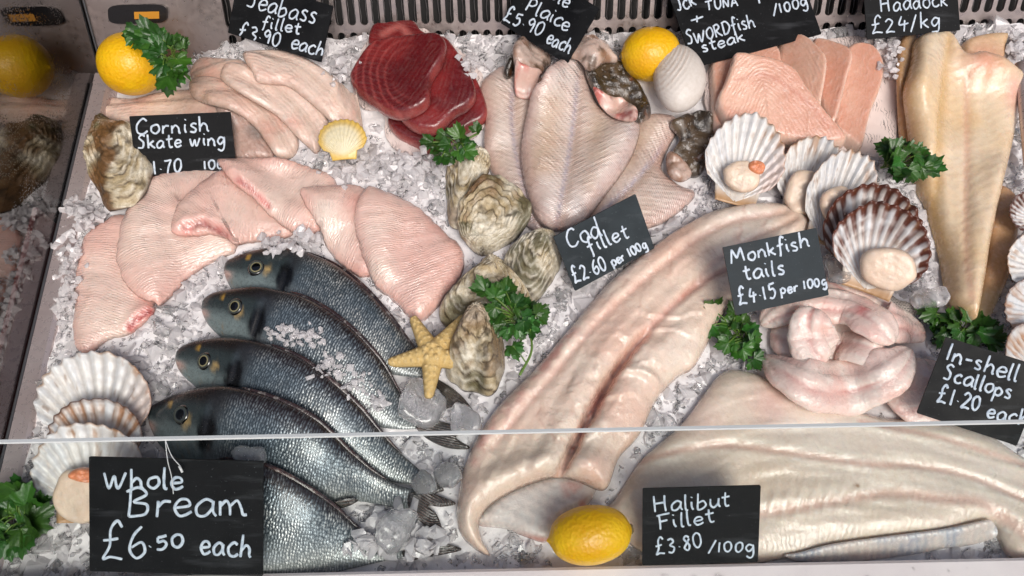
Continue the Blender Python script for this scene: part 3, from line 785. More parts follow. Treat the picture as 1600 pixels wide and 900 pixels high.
# ------------------------------------------------------------------ tuna
def steak(name, out, th, mat, cf, label, cat, group, axis, lift=0, stiff=.03, seed=0, edge=.0045):
    def hf(c, t): return t * (1 + .25 * c.noise(14, 5)) + c.e * (.0014 * c.noise(26, 1) + .0006 * c.noise(90, 2))
    o = slab(name, out, th, mat, edge=edge, step=.0022, stiff=stiff, axis=axis, lift=lift, hfun=hf, cfun=cf, seed=seed, prof=.42, rigid=True)
    return tag(o, label, cat, group)
def tuna_c(c):
    a = mixc(lin(100, 26, 31), lin(134, 42, 43), sm(-.15, .2, c.noise(18)))
    a = mixc(a, lin(178, 84, 78), .7 * (1 - sm(0, .0035, c.d)))
    return mixc(a, lin(88, 22, 28), .6 * sm(.1, .3, c.noise(40, 5)))
tg = 'tuna steaks piled on printed paper'
steak('tuna_steak', [(582, 46), (604, 40), (646, 37), (661, 53), (690, 70), (690, 110), (620, 110), (578, 80)], .014, M_tuna,
      lambda c: mixc(tuna_c(c), lin(206, 120, 112), .6 * (1 - sm(0, 10, c.line([(600, 60), (625, 48), (640, 62)])))), 'pale edged tuna steak showing at the back of the red pile', 'tuna steak', tg, [(580, 60), (690, 90)], seed=1)
steak('tuna_steak', [(735, 115), (748, 132), (761, 166), (759, 187), (736, 202), (710, 217), (672, 238), (653, 230), (619, 211), (606, 186), (640, 160), (700, 120)], .013, M_tuna, tuna_c,
      'lowest tuna steak of the pile, reaching down to the parsley', 'tuna steak', tg, [(610, 200), (680, 205), (755, 150)], seed=2)
steak('tuna_steak', [(690, 60), (718, 87), (733, 113), (744, 147), (733, 168), (710, 182), (684, 206), (653, 206), (625, 184), (620, 150), (650, 90)], .013, M_tuna, tuna_c,
      'red tuna steak lying second from the top of its pile', 'tuna steak', tg, [(640, 200), (690, 160), (715, 80)], seed=3)
steak('tuna_steak', [(665, 57), (687, 58), (698, 72), (692, 98), (674, 128), (670, 162), (642, 181), (612, 182), (582, 164), (558, 145), (547, 125), (555, 106), (578, 75), (600, 66)], .015, M_tuna,
      lambda c: mixc(tuna_c(c), lin(186, 88, 84), .42 * sm(.35, .9, np.sin(np.hypot(c.px - 650, c.py - 125) * .55 + 5 * c.noise(24))) * sm(22, 45, np.hypot(c.px - 640, c.py - 120)) * sm(50, 0, c.px - 610)),
      'top tuna steak with pale curved grain lines, deep red', 'tuna steak', tg, [(560, 130), (620, 150), (680, 90)], seed=4)

# ------------------------------------------------------------------ swordfish
def sword_c(c):
    a = mixc(lin(212, 158, 135), lin(228, 184, 161), sm(-.2, .2, c.noise(14)))
    a = mixc(a, lin(206, 138, 114), .5 * sm(.05, .25, c.noise(30, 3)))
    return mixc(a, lin(242, 214, 196), .85 * (1 - sm(.001, .0055, c.d)))
sg_ = 'swordfish steaks fanned on printed paper'
steak('swordfish_steak', [(1323, 77), (1354, 73), (1372, 90), (1379, 113), (1372, 146), (1358, 182), (1343, 236), (1320, 224), (1300, 200), (1300, 120)], .016, M_sword, sword_c, 'rightmost swordfish steak, narrow, pointing down at the parsley', 'swordfish steak', sg_, [(1345, 80), (1350, 130), (1325, 225)], seed=5)
steak('swordfish_steak', [(1267, 68), (1312, 75), (1330, 91), (1322, 126), (1301, 198), (1280, 175), (1262, 120)], .016, M_sword, sword_c, 'swordfish steak second from the right of the fanned row', 'swordfish steak', sg_, [(1295, 75), (1310, 110), (1295, 190)], seed=6)
steak('swordfish_steak', [(1212, 77), (1229, 64), (1253, 61), (1282, 86), (1290, 107), (1282, 160), (1276, 170), (1235, 140), (1215, 110)], .017, M_sword, sword_c, 'swordfish steak behind the largest one, its cut edge pale', 'swordfish steak', sg_, [(1235, 65), (1260, 110), (1280, 165)], seed=7)
steak('swordfish_steak', [(1112, 98), (1150, 86), (1206, 73), (1219, 104), (1200, 150), (1160, 205), (1131, 206), (1113, 200), (1111, 151)], .014, M_sword, lambda c: sword_c(c) * .92, 'darker swordfish steak half hidden under the largest, below its sign', 'swordfish steak', sg_, [(1120, 190), (1140, 120), (1205, 85)], seed=8)
steak('swordfish_steak', [(1148, 88), (1185, 93), (1219, 103), (1241, 117), (1257, 141), (1283, 175), (1320, 224), (1267, 232), (1200, 220), (1142, 205), (1121, 175), (1120, 155), (1131, 131), (1140, 105)], .017, M_sword,
      lambda c: mixc(sword_c(c), lin(196, 128, 108), .55 * gs(c.line([(1150, 130), (1190, 122), (1240, 150), (1290, 200)]) / 1, 3)), 'largest swordfish steak lying on top with curved grain', 'swordfish steak', sg_, [(1130, 180), (1170, 120), (1230, 140), (1310, 222)], lift=.002, seed=9)

# ------------------------------------------------------------------ haddock fillets
def had_c(c):
    a = mixc(lin(224, 200, 164), lin(234, 216, 190), sm(-.2, .25, c.noise(16)))
    a = mixc(a, lin(204, 164, 112), .6 * (1 - sm(.002, .010, c.d)))
    a = mixc(a, lin(206, 168, 104), .6 * gs(c.line([(1480, 60), (1465, 200), (1462, 320), (1475, 400)]), 7))
    a = mixc(a, lin(214, 164, 142), .55 * gs(c.line([(1508, 120), (1506, 250), (1508, 400), (1515, 470)]), 5))
    a = mixc(a, lin(222, 160, 138), .8 * c.spot(1535, 100, 34))
    a = mixc(a, lin(226, 176, 160), .9 * sm(.0, 1, 1 - np.clip(np.hypot((c.px - 1580) / 26, (c.py - 150) / 50), 0, 1)) )
    a = mixc(a, lin(236, 220, 196), .7 * c.spot(1530, 140, 16))
    return a * (1 + .16 * c.streak(14, 120))[:, None]
def had_h(c, t):
    g = gs(c.line([(1480, 60), (1465, 200), (1462, 320), (1475, 400)]), 5)
    g2 = gs(c.line([(1508, 120), (1506, 250), (1508, 400), (1515, 470)]), 6)
    return t * (.85 + .3 * c.noise(9)) - .003 * g * c.e - .0025 * g2 * c.e + c.e * (.0010 * c.noise(50, 2) + .0026 * c.streak(14, 120) + .0010 * c.streak(160, 30, 5))
hg = 'haddock fillets laid along the counter'
tag(slab('haddock_fillet', [(1405, 66), (1432, 55), (1428, 120), (1426, 180), (1430, 230), (1410, 232), (1403, 150)], .010, M_had, cfun=lambda c: had_c(c) * np.array([.72, .60, .5]), axis=[(1415, 60), (1415, 230)]),
    'brown edged haddock fillet peeping out beside the white paper', 'fish fillet', hg)
tag(slab('haddock_fillet', [(1504, 68), (1539, 54), (1573, 54), (1572, 70), (1560, 110), (1510, 110)], .012, M_had, cfun=lambda c: had_c(c), axis=[(1505, 80), (1570, 70)]),
    'small end of a haddock fillet against the slotted panel', 'fish fillet', hg)
tag(slab('haddock_fillet', [(1560, 290), (1592, 318), (1588, 380), (1577, 430), (1560, 470), (1546, 497), (1528, 506), (1520, 480), (1535, 400), (1545, 320)], .012, M_had,
         cfun=lambda c: mixc(had_c(c) * np.array([.78, .62, .5]), lin(214, 190, 150), sm(440, 470, c.py)), axis=[(1570, 300), (1540, 500)]), 'brownish haddock fillet lying under the big pale one by the scallops', 'fish fillet', hg)
tag(slab('haddock_fillet', [(1433, 58), (1463, 48), (1486, 52), (1502, 72), (1512, 84), (1531, 80), (1561, 88), (1585, 102), (1600, 118), (1596, 162), (1585, 219), (1570, 283), (1559, 332), (1551, 372), (1545, 413), (1536, 465), (1527, 500), (1512, 494), (1484, 472), (1479, 438), (1470, 388), (1450, 320), (1434, 285), (1422, 195), (1416, 139), (1428, 90)],
          .024, M_had, edge=.016, cfun=had_c, hfun=had_h, axis=[(1470, 40), (1482, 200), (1500, 360), (1515, 500)], stiff=.02), 'long pale yellow haddock fillet with a pink shoulder', 'fish fillet', hg)

# ------------------------------------------------------------------ sea bass fillets
def bass_c(c):
    a = mixc(lin(216, 186, 170), lin(232, 210, 196), sm(-.2, .2, c.noise(15)))
    a = mixc(a, lin(226, 156, 140), .35 * sm(.05, .25, c.noise(22, 3)))
    a = mixc(a, lin(226, 206, 190), .6 * gs(c.V - .004, .0035))
    a = a * (1 + .18 * c.streak(14, 160))[:, None]
    return mixc(a, lin(186, 166, 152), .6 * (1 - sm(.001, .005, c.d)))
def bass_h(c, t): return t + c.e * (.0025 * gs(c.V, .006) - .0018 * gs(c.V - .010, .003) + .0014 * c.noise(40, 1))
bg_ = 'sea bass fillets overlapping on the ice'
def bass(out, ax, label, th=.009, cf=bass_c, seed=0):
    tag(slab('sea_bass_fillet', out, th, M_bass, edge=.012, axis=ax, cfun=cf, hfun=bass_h, stiff=.009, seed=seed), label, 'fish fillet', bg_)
grey = lambda c: mixc(lin(150, 138, 132), lin(196, 168, 156), sm(-.15, .2, c.noise(50)))
bass([(296, 112), (313, 90), (340, 90), (380, 94), (390, 120), (340, 138), (306, 128)], [(296, 115), (385, 105)], 'short piece of sea bass fillet behind the lemon and parsley', seed=1)
bass([(143, 166), (162, 151), (208, 153), (245, 145), (297, 139), (340, 150), (365, 172), (358, 186), (262, 190), (189, 190), (151, 175)], [(145, 165), (250, 165), (360, 175)], 'sea bass fillet lying flat behind the Cornish skate sign', seed=2)
bass([(335, 160), (375, 170), (402, 200), (426, 234), (421, 248), (380, 248), (358, 240), (350, 200)], [(345, 170), (410, 245)], 'grey skin side of a folded sea bass fillet beside the skate sign', cf=grey, seed=3)
bass([(296, 126), (318, 118), (345, 122), (378, 138), (415, 165), (448, 189), (466, 217), (458, 243), (434, 246), (415, 221), (397, 197), (363, 173), (318, 160), (298, 148)], [(300, 138), (370, 152), (420, 190), (445, 240)], 'sea bass fillet third from the yellow shell, curling to the left', seed=4)
bass([(344, 122), (352, 101), (366, 97), (395, 100), (440, 122), (485, 156), (512, 185), (507, 213), (495, 238), (480, 228), (457, 206), (431, 179), (408, 164), (378, 146)], [(350, 112), (410, 135), (470, 180), (495, 232)], 'sea bass fillet second from the yellow shell, between two others', seed=5)
bass([(379, 84), (408, 77), (453, 80), (491, 97), (529, 124), (555, 151), (567, 176), (569, 200), (552, 212), (521, 192), (499, 172), (472, 149), (446, 132), (404, 127), (393, 110)], [(383, 95), (450, 105), (510, 145), (560, 205)], 'uppermost sea bass fillet, ending behind the yellow shell', seed=6)

# ------------------------------------------------------------------ skate wings
def skate(out, ax, label, reds=(), th=.014, seed=0, edge=.030, cream=()):
    def cf(c):
        a = mixc(C_skate, lin(234, 208, 196), sm(-.2, .2, c.noise(12)))
        a = mixc(a, lin(226, 158, 150), .55 * sm(.02, .25, c.noise(11, 3)))
        a = mixc(a, lin(228, 172, 160), .5 * (1 - sm(.0, .014, c.d)))
        a = a * (1 + .20 * c.streak(150, 14) + .10 * c.streak(420, 30, 3))[:, None]
        for (x, y, w, k) in cream: a = mixc(a, C_cream, k * c.spot(x, y, w))
        for (p, w, k) in reds:
            l = c.line(p); a = mixc(a, lin(206, 92, 88), k * gs(l, w) * sm(-.25, .1, c.noise(70, 8)))
            a = mixc(a, lin(130, 30, 34), k * .8 * gs(l, w * .45) * sm(-.1, .15, c.noise(110, 9)))
        return a
    def hf(c, t):
        r = t * (.9 + .25 * c.noise(10)) + c.e * (.0016 * c.noise(34, 1) + .0022 * c.streak(150, 14) + .0010 * c.streak(420, 30, 3))
        for (p, w, k) in reds:
            l = c.line(p); r = r + c.e * k * (.003 * gs(l - w * 1.3, w) - .004 * gs(l, w * .6)) * (1 + 1.5 * c.noise(120, 4))
        return r
    o = slab('skate_wing', out, th, M_skate, edge=edge, axis=ax, cfun=cf, hfun=hf, stiff=.012, seed=seed, step=.0035, jit=2.5)
    tag(o, label, 'skate wing', 'pink skate wings overlapping on the ice')
skate([(132, 364), (160, 344), (188, 332), (230, 350), (250, 430), (240, 470), (240, 485), (228, 498), (200, 520), (164, 530), (136, 553), (119, 548), (111, 520), (114, 480), (116, 424), (124, 384)], [(125, 545), (150, 470), (200, 350)],
      'lowest skate wing at the left, with a torn red corner', [([(200, 512), (214, 498), (232, 484)], 5, 1)], seed=31, cream=[(180, 520, 40, .7)])
skate([(224, 284), (260, 266), (344, 259), (372, 300), (368, 385), (356, 396), (320, 412), (288, 437), (252, 473), (238, 471), (216, 464), (192, 441), (181, 412), (179, 392), (187, 348), (202, 316)], [(250, 470), (215, 380), (250, 290), (340, 262)],
      'broad round skate wing in front of the Cornish sign', [], seed=32, cream=[(250, 390, 60, .45), (345, 390, 30, .6)])
skate([(264, 345), (280, 312), (320, 278), (352, 264), (400, 300), (450, 345), (455, 365), (420, 374), (385, 377), (366, 379), (350, 370), (325, 364), (300, 367), (270, 363)], [(265, 350), (320, 290), (400, 280)],
      'skate wing with a blood stained hollow along its cut edge', [([(290, 356), (315, 350), (335, 358), (352, 366)], 8, 1)], seed=33, cream=[(380, 330, 50, .5)])
skate([(338, 248), (373, 245), (420, 243), (450, 247), (485, 259), (522, 276), (530, 330), (492, 362), (465, 364), (450, 357), (421, 335), (395, 308), (362, 283), (344, 260)], [(340, 250), (420, 252), (520, 280)],
      'skate wing at the back of the row with a ragged pale edge', [([(362, 272), (395, 298), (420, 322)], 5, .75)], seed=34, cream=[(430, 320, 30, .6)])
skate([(468, 297), (483, 289), (535, 287), (566, 289), (600, 320), (600, 420), (571, 430), (557, 429), (535, 414), (513, 389), (496, 351), (478, 322)], [(470, 300), (520, 295), (590, 310)],
      'narrow skate wing with a creamy cut side, second from the right', [], seed=35, cream=[(520, 360, 34, .8), (505, 330, 20, .7)])
skate([(557, 311), (566, 298), (577, 288), (612, 300), (659, 325), (690, 355), (718, 380), (726, 408), (715, 436), (698, 460), (681, 480), (659, 500), (641, 495), (612, 466), (586, 447), (571, 414), (556, 366), (552, 333)], [(640, 490), (590, 400), (575, 300)],
      'rightmost skate wing, ribbed, touching the starfish', [([(560, 420), (590, 452), (640, 498)], 4, .5)], seed=36, cream=[(590, 420, 24, .8), (600, 350, 30, .4)], th=.018)

# ------------------------------------------------------------------ sea bream
def bream_mat():
    m, nt, b = mat0('bream_skin')
    at = N(nt, 'Attribute', attribute_name='Col'); col, al = at.outputs['Color'], at.outputs['Alpha']
    uvn = N(nt, 'UVMap', uv_map='UVMap').outputs[0]; ob = N(nt, 'TexCoord').outputs['Object']
    wob = N(nt, 'VectorMath', {0: uvn, 1: N(nt, 'VectorMath', {0: N(nt, 'TexNoise', {'Vector': ob, 'Scale': 60.0}).outputs['Color'], 3: .004}, operation='SCALE').outputs[0]}, operation='ADD').outputs[0]
    mp = N(nt, 'Mapping', {'Vector': wob, 'Scale': (400, 310, 1)}).outputs[0]
    v = N(nt, 'TexVoronoi', {'Vector': mp, 'Scale': 1.0, 'Randomness': .55}); dist = v.outputs['Distance']; vc = v.outputs['Color']
    sx = N(nt, 'SeparateXYZ', {0: vc}).outputs[0]
    big = noise(nt, ob, 24, 4); fine = noise(nt, ob, 420, 3)
    # every scale: dark root, silvery glint painted as a bright crescent, stronger on some
    px_ = N(nt, 'SeparateXYZ', {0: mp}).outputs[0]; cx_ = N(nt, 'SeparateXYZ', {0: v.outputs['Position']}).outputs[0]
    side = mrange(nt, math_(nt, 'SUBTRACT', px_, cx_), -.55, .45, 0, 1)
    cres = math_(nt, 'MULTIPLY', mrange(nt, side, .35, .9, 0, 1), mrange(nt, dist, .75, .25, 0, 1))
    k = math_(nt, 'MULTIPLY', math_(nt, 'MULTIPLY', cres, mrange(nt, sx, 0, 1, .45, 1.1)), mrange(nt, big, .32, .6, .5, 1.15))
    k = math_(nt, 'MULTIPLY', k, al)
    lite = mixrgb(nt, 'MIX', mrange(nt, big, .4, .6, 0, 1), lin(196, 214, 226), lin(232, 234, 230))
    c = mixrgb(nt, 'MIX', k, mixrgb(nt, 'MULTIPLY', mrange(nt, fine, .4, .65, 0, .6), col, (.4, .4, .42)), lite)
    nt.links.new(c, b.inputs['Base Color'])
    nt.links.new(math_(nt, 'MULTIPLY', al, .35), b.inputs['Metallic'])
    nt.links.new(mrange(nt, fine, .3, .7, .22, .42), b.inputs['Roughness'])
    h = math_(nt, 'ADD', math_(nt, 'MULTIPLY', math_(nt, 'MULTIPLY', side, mrange(nt, dist, .8, .1, 0, 1)), al), math_(nt, 'MULTIPLY', fine, .25))
    bp = N(nt, 'Bump', {'Strength': 1.0, 'Distance': .0005, 'Height': h}).outputs[0]
    nt.links.new(bp, b.inputs['Normal'])
    b.inputs['Coat Weight'].default_value = .35; b.inputs['Coat Roughness'].default_value = .1
    return m
M_bream = bream_mat()
M_fin_d = flesh('dark_fin', .3, .0, (1, 1, 1), .001, .3, [(0, 0, 420, -.3, .0006, .8)], .4, .0005, (.7, .7, .7))
M_eye, _nt, _b = mat0('fish_eye', Roughness=.08, Coat_Weight=1.0)
_nt.links.new(N(_nt, 'Attribute', attribute_name='Col').outputs['Color'], _b.inputs['Base Color'])

def bream(dors, vent, eye, er, tails, label, seed, dark_eye=False, fins=(), tk=1.0):
    n, K = 110, 44
    dp = resample(crom(dors, False, 10), n=n); vp = resample(crom(vent, False, 10), n=n)
    Dr = drape_field(.006)
    zd = np.full(n, .02); zv = np.full(n, .02)
    for it in range(4):
        D3, V3 = PV(dp, zd), PV(vp, zv)
        a = np.linalg.norm(D3 - V3, axis=1) / 2
        T = tk * np.minimum(a * .40, .021) * (1 - .25 * sm(.6, 1, np.linspace(0, 1, n)))
        zd = hs(Dr, D3[:, :2]) + T * .45 + .001; zv = hs(Dr, V3[:, :2]) + T * .45 + .001
        ker = np.ones(25) / 25
        pad = lambda q: np.convolve(np.pad(q, 12, mode='edge'), ker, 'valid')
        zd, zv = pad(zd), pad(zv)
    D3, V3 = PV(dp, zd), PV(vp, zv)
    mid = (D3 + V3) / 2; av = (D3 - V3) / 2
    Tg = np.gradient(mid, axis=0); Tg /= np.linalg.norm(Tg, axis=1)[:, None]
    nr = np.cross(Tg, av); nr /= np.linalg.norm(nr, axis=1)[:, None]; nr *= np.sign(nr[:, 2:3])
    L = np.concatenate([[0], np.cumsum(np.linalg.norm(np.diff(mid, axis=0), axis=1))])
    th = np.linspace(0, 2 * np.pi, K, endpoint=False)
    ct, st = np.cos(th), np.sin(th)
    u = (L / L[-1])[:, None] * np.ones((1, K)); cc = ct[None] * np.ones((n, 1)); top = st[None] > 0
    disp = np.zeros((n, K))
    gl = .27 + .03 * (1 - (cc + .1) ** 2)                     # hind edge of the gill cover
    disp -= .0016 * gs(u - gl - .006, .008) * (cc < .6)
    disp += .0010 * gs(u - gl + .02, .02) * (cc < .6)
    disp -= .0010 * gs(u - .20 - .02 * (1 - cc ** 2), .006) * (cc < .3)
    disp -= .0014 * gs(cc + .30 + 2.2 * u, .09) * (u < .10)     # mouth slit
    disp += .0009 * gs(cc + .10 + 2.2 * u, .10) * (u < .10)
    rr = T[:, None] * np.sign(st)[None] * np.abs(st)[None] ** .85
    V = mid[:, None] + av[:, None] * cc[..., None] + nr[:, None] * (rr + disp * np.sign(st)[None])[..., None]
    u_, c_ = u.ravel(), cc.ravel()
    pp = V.reshape(-1, 3)
    nz = fbm(u_ * 22, c_ * 4, seed); nz2 = fbm(u_ * 70, c_ * 14, seed + 2)
    flank = mixc(lin(72, 84, 92), lin(150, 156, 154), sm(.1, -.75, c_))
    a = mixc(flank, lin(44, 36, 38), sm(.55, .92, c_ + .15 * nz))
    a = mixc(a, lin(104, 112, 112), .5 * sm(.75, 1, u_))
    headc = mixc(lin(56, 66, 68), lin(124, 138, 138), sm(.25, -.35, c_ + .3 * nz))
    headc = mixc(headc, lin(40, 36, 36), sm(.45, .8, c_))
    hm = 1 - sm(-.02, .03, u_ - gl.ravel())
    a = mixc(a, np.array(headc) if False else (0, 0, 0), 0 * hm)
    a = a * (1 - hm[:, None]) + headc * hm[:, None]
    nape = sm(.36, .28, u_ - .06 * c_) * (1 - hm); a = mixc(a, lin(46, 46, 48), .8 * nape)
    a = mixc(a, lin(9, 9, 11), .97 * sm(1.0, .6, np.hypot((u_ - gl.ravel() - .004) / .045, (c_ - .02) / .50) + .5 * nz2))
    a = mixc(a, lin(186, 158, 104), .9 * sm(1.0, .3, np.hypot((u_ - .215 - .05 * (c_ - .15)) / .022, (c_ - .12) / .20) + .7 * nz2))
    a = mixc(a, lin(190, 150, 70), .85 * sm(1.0, .4, np.hypot((u_ - .115) / .013, (c_ - .60) / .20) + .6 * nz2))
    a = mixc(a, lin(150, 110, 50), .5 * sm(.15, .3, nz2) * sm(.32, .26, u_) * sm(-.3, -.6, c_))
    a = mixc(a, lin(206, 170, 158), .85 * sm(.085, .03, u_ - .05 * (c_ + .3)) * sm(.0, -.35, c_))
    al = np.clip(sm(0, .05, u_ - gl.ravel() - .03) * (1 - .75 * nape), 0, 1) * (1 - .75 * sm(.75, .95, c_)) * (1 - .3 * sm(.9, 1, u_)) * (.7 + .5 * sm(.3, .7, u_))  # scale mask; the painted glints strengthen towards the tail
    root = empty('sea_bream', (mid[:, 0].mean(), mid[:, 1].mean(), pp[:, 2].min()), label, 'sea bream', 'whole sea bream lying in a row')
    mk('body', pp, grid_faces(n, K, True) + [tuple(range(K))[::-1], tuple((n - 1) * K + j for j in range(K))], M_bream, root, np.column_stack([a, np.clip(al, 0, 1)]),
       np.column_stack([u_ * L[-1], c_ * np.repeat(np.linalg.norm(av, axis=1), K)]))
    # eye on the body surface
    ip = IP(pp); up = (np.tile(st, n) > 0)
    k0 = np.where(up, ((ip - np.array(eye)) ** 2).sum(1), 1e9).argmin(); i0 = k0 // K
    e0 = pp[k0]; nn = nr[i0] * .85 + av[i0] / np.linalg.norm(av[i0]) * c_[k0] * .35; nn /= np.linalg.norm(nn)
    R = er * np.linalg.norm(e0 - CAM) / F_PX
    t1 = np.cross(nn, Tg[i0]); t1 /= np.linalg.norm(t1); t2 = np.cross(nn, t1)
    v = []; cl = []; M_ = 12; KK = 28
    gold = lin(158, 150, 112) if not dark_eye else lin(60, 66, 70)
    for i in range(M_):
        ro = i / (M_ - 1)
        for j in range(KK):
            an = 2 * np.pi * j / KK
            v.append(e0 + (t1 * math.cos(an) + t2 * math.sin(an)) * R * ro * 1.15 + nn * (R * (.42 * math.sqrt(max(0, 1 - ro ** 2)) - .12 + (.10 if .72 < ro < .9 else 0))))
            cl.append(lin(8, 9, 12) if ro < .48 else (gold if ro < .62 else (lin(70, 74, 68) if ro < .75 else lin(20, 20, 20))))
    mk('eye', v, grid_faces(M_, KK, True), M_eye, root, cl)
    # low folded back fin
    i0, i1 = int(n * .34), int(n * .9)
    hgt = .0022 * np.sin(np.linspace(0, np.pi, i1 - i0)) ** .5 + .0003
    b = MB(); b.tube(D3[i0:i1] + av[i0:i1] / np.linalg.norm(av[i0:i1], axis=1)[:, None] * .0008, hgt, 8, .45, None, lin(46, 34, 36))
    b.build('dorsal_fin', M_fin_d, root)
    stamp(pp[np.tile(st, n) > -.2])
    for nm, out in [('tail_fin', t_) for t_ in tails] + [('anal_fin', f_) for f_ in fins]:
        cen = np.mean(out, 0)
        slab(nm, out, .0022, M_fin_d, parent=root, edge=.003, step=.003, stiff=.004, color=lin(52, 52, 50), axis=[out[0], tuple(np.mean(out[len(out) // 2 - 1:len(out) // 2 + 1], 0))], lift=.0015,
             hfun=lambda c, t: t + .0012 * c.e * c.noise(50), cfun=lambda c: mixc(lin(50, 50, 48), lin(84, 84, 78), sm(-.1, .3, c.noise(50))), do_stamp=True)
    return root
bream([(351, 421), (355, 409), (368, 402), (401, 392), (440, 388), (482, 396), (528, 417), (570, 451), (608, 493), (634, 527), (655, 556), (672, 580)],
      [(351, 424), (357, 443), (372, 464), (400, 486), (450, 512), (510, 545), (560, 568), (600, 582), (632, 588), (655, 590), (664, 588)], (402, 416), 12,
      [[(664, 582), (684, 592), (712, 610), (730, 628), (744, 650), (728, 648), (708, 636), (690, 640), (676, 620)]], 'sea bream farthest back, its tail under the starfish', 41)
bream([(315, 480), (320, 467), (334, 458), (355, 453), (397, 448), (431, 452), (473, 463), (516, 487), (558, 522), (596, 565), (621, 608), (640, 640), (656, 658)],
      [(316, 484), (324, 504), (340, 522), (372, 548), (420, 590), (480, 630), (540, 655), (590, 667), (625, 671), (650, 670)], (366, 481), 12,
      [[(648, 662), (672, 655), (705, 662), (744, 672), (712, 682), (735, 700), (700, 700), (665, 684)]], 'sea bream second from the back, half covered in crushed ice', 42)
bream([(274, 560), (279, 547), (292, 538), (314, 531), (347, 527), (389, 530), (431, 542), (473, 561), (516, 594), (558, 632), (590, 670), (615, 698), (642, 722), (664, 742)],
      [(275, 564), (284, 584), (306, 604), (350, 640), (420, 690), (490, 725), (560, 742), (605, 752), (640, 756), (658, 754)], (319, 561), 12,
      [[(655, 745), (680, 752), (694, 766), (680, 772), (690, 790), (672, 785), (655, 766)]], 'sea bream with the bright yellow ringed eye, third from the back', 43, fins=[[(560, 735), (585, 742), (606, 752), (590, 758)]])
bream([(232, 652), (237, 636), (252, 627), (275, 616), (313, 605), (355, 603), (402, 613), (448, 630), (490, 653), (516, 675), (547, 706), (587, 739), (617, 756), (650, 766)],
      [(233, 658), (240, 676), (256, 700), (295, 728), (350, 755), (410, 780), (470, 792), (520, 791), (553, 783), (593, 788), (622, 795), (646, 798)], (282, 648), 13,
      [[(640, 770), (668, 770), (694, 777), (713, 787), (690, 792), (668, 790), (684, 806), (692, 838), (674, 832), (654, 812), (638, 796)]], 'sea bream with a dark eye, its head just above the black bream sign', 44, True, fins=[[(520, 786), (545, 778), (560, 782), (535, 794)]])
bream([(188, 772), (196, 752), (214, 738), (260, 724), (330, 718), (380, 718), (418, 729), (467, 754), (520, 790), (560, 826), (600, 850), (632, 860)],
      [(188, 778), (198, 805), (240, 845), (300, 880), (360, 900), (430, 906), (500, 899), (560, 886), (605, 876), (634, 872)], (232, 762), 12,
      [[(628, 862), (650, 850), (690, 848), (722, 858), (695, 866), (660, 872), (638, 876)]], 'front sea bream, pale bellied, mostly behind the black bream sign', 45, tk=.6)

# ------------------------------------------------------------------ halibut fillet
G1 = [(985, 722), (1060, 706), (1124, 697), (1217, 707), (1345, 726), (1430, 730), (1515, 747), (1620, 792)]
G2 = [(1100, 812), (1192, 803), (1302, 785), (1387, 772), (1472, 781), (1536, 789), (1610, 842)]
G3 = [(1340, 660), (1400, 672), (1472, 688), (1600, 728)]
def hal_c(c):
    a = mixc(lin(234, 216, 199), lin(240, 228, 215), sm(-.2, .2, c.noise(10)))
    a = mixc(a, lin(222, 202, 176), .5 * sm(.0, .25, c.noise(8, 5)))
    for g, w in ((G1, 6), (G2, 9), (G3, 5)):
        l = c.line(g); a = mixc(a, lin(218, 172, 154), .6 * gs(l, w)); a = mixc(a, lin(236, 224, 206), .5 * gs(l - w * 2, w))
    a = mixc(a, lin(222, 176, 168), .6 * c.spot(1200, 632, 34) + .3 * c.spot(1100, 660, 40))
    a = mixc(a, lin(206, 160, 116), .6 * (1 - sm(.0, .008, c.d)) * sm(1350, 1450, c.px) * sm(740, 690, c.py))
    a = a * (1 + .22 * c.streak(9, 110))[:, None]
    for g, o_ in ((G1, 9), (G2, 12), (G3, 8)):
        a = mixc(a, lin(250, 240, 226), .7 * gs(c.line(g) - o_ + 5 * c.noise(40, 24), 2.4) * sm(-.02, .1, c.noise(90, 25)))  # broken white glints along the grooves, painted into the colour
    a = mixc(a, lin(248, 238, 224), .55 * (np.sin(c.px * .30 + c.py * .07) > .75) * gs(c.line([(1195, 792), (1300, 776), (1345, 766)]), 16))
    a = mixc(a, lin(248, 238, 224), .40 * (np.sin(c.px * .26 - c.py * .10 + 3 * c.noise(15, 26)) > .82) * gs(c.line([(1290, 735), (1420, 752), (1500, 765)]), 20))
    a = mixc(a, lin(140, 92, 40), .9 * c.spot(1336, 761, 4))
    return a
def hal_h(c, t):
    r = t * (.85 + .2 * c.noise(7))
    for g, w, k in ((G1, 6, .0045), (G2, 9, .004), (G3, 5, .003)):
        r = r - c.e * k * .38 * gs(c.line(g) + 8 * c.noise(25, 14), w * .7) + c.e * k * .18 * gs(c.line([(x, y - w * 2.4) for x, y in g]), w * 1.4)
    l2 = c.line([(1200, 790), (1300, 775), (1345, 765)])
    r = r + c.e * .0007 * np.sin(c.px * .30 + c.py * .07) * gs(l2, 22)
    return r + c.e * (.0009 * c.noise(40, 2) + .0034 * c.streak(9, 110) + .0016 * c.streak(30, 260, 4))
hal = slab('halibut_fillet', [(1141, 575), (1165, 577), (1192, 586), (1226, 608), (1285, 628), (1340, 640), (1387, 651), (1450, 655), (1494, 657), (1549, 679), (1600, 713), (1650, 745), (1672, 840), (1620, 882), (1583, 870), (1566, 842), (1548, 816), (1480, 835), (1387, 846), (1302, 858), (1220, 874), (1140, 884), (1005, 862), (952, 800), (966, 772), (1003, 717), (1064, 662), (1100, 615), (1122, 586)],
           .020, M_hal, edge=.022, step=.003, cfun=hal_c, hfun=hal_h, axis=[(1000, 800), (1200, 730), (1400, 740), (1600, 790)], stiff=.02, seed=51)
tag(hal, 'wide cream halibut fillet behind its small black sign', 'fish fillet')
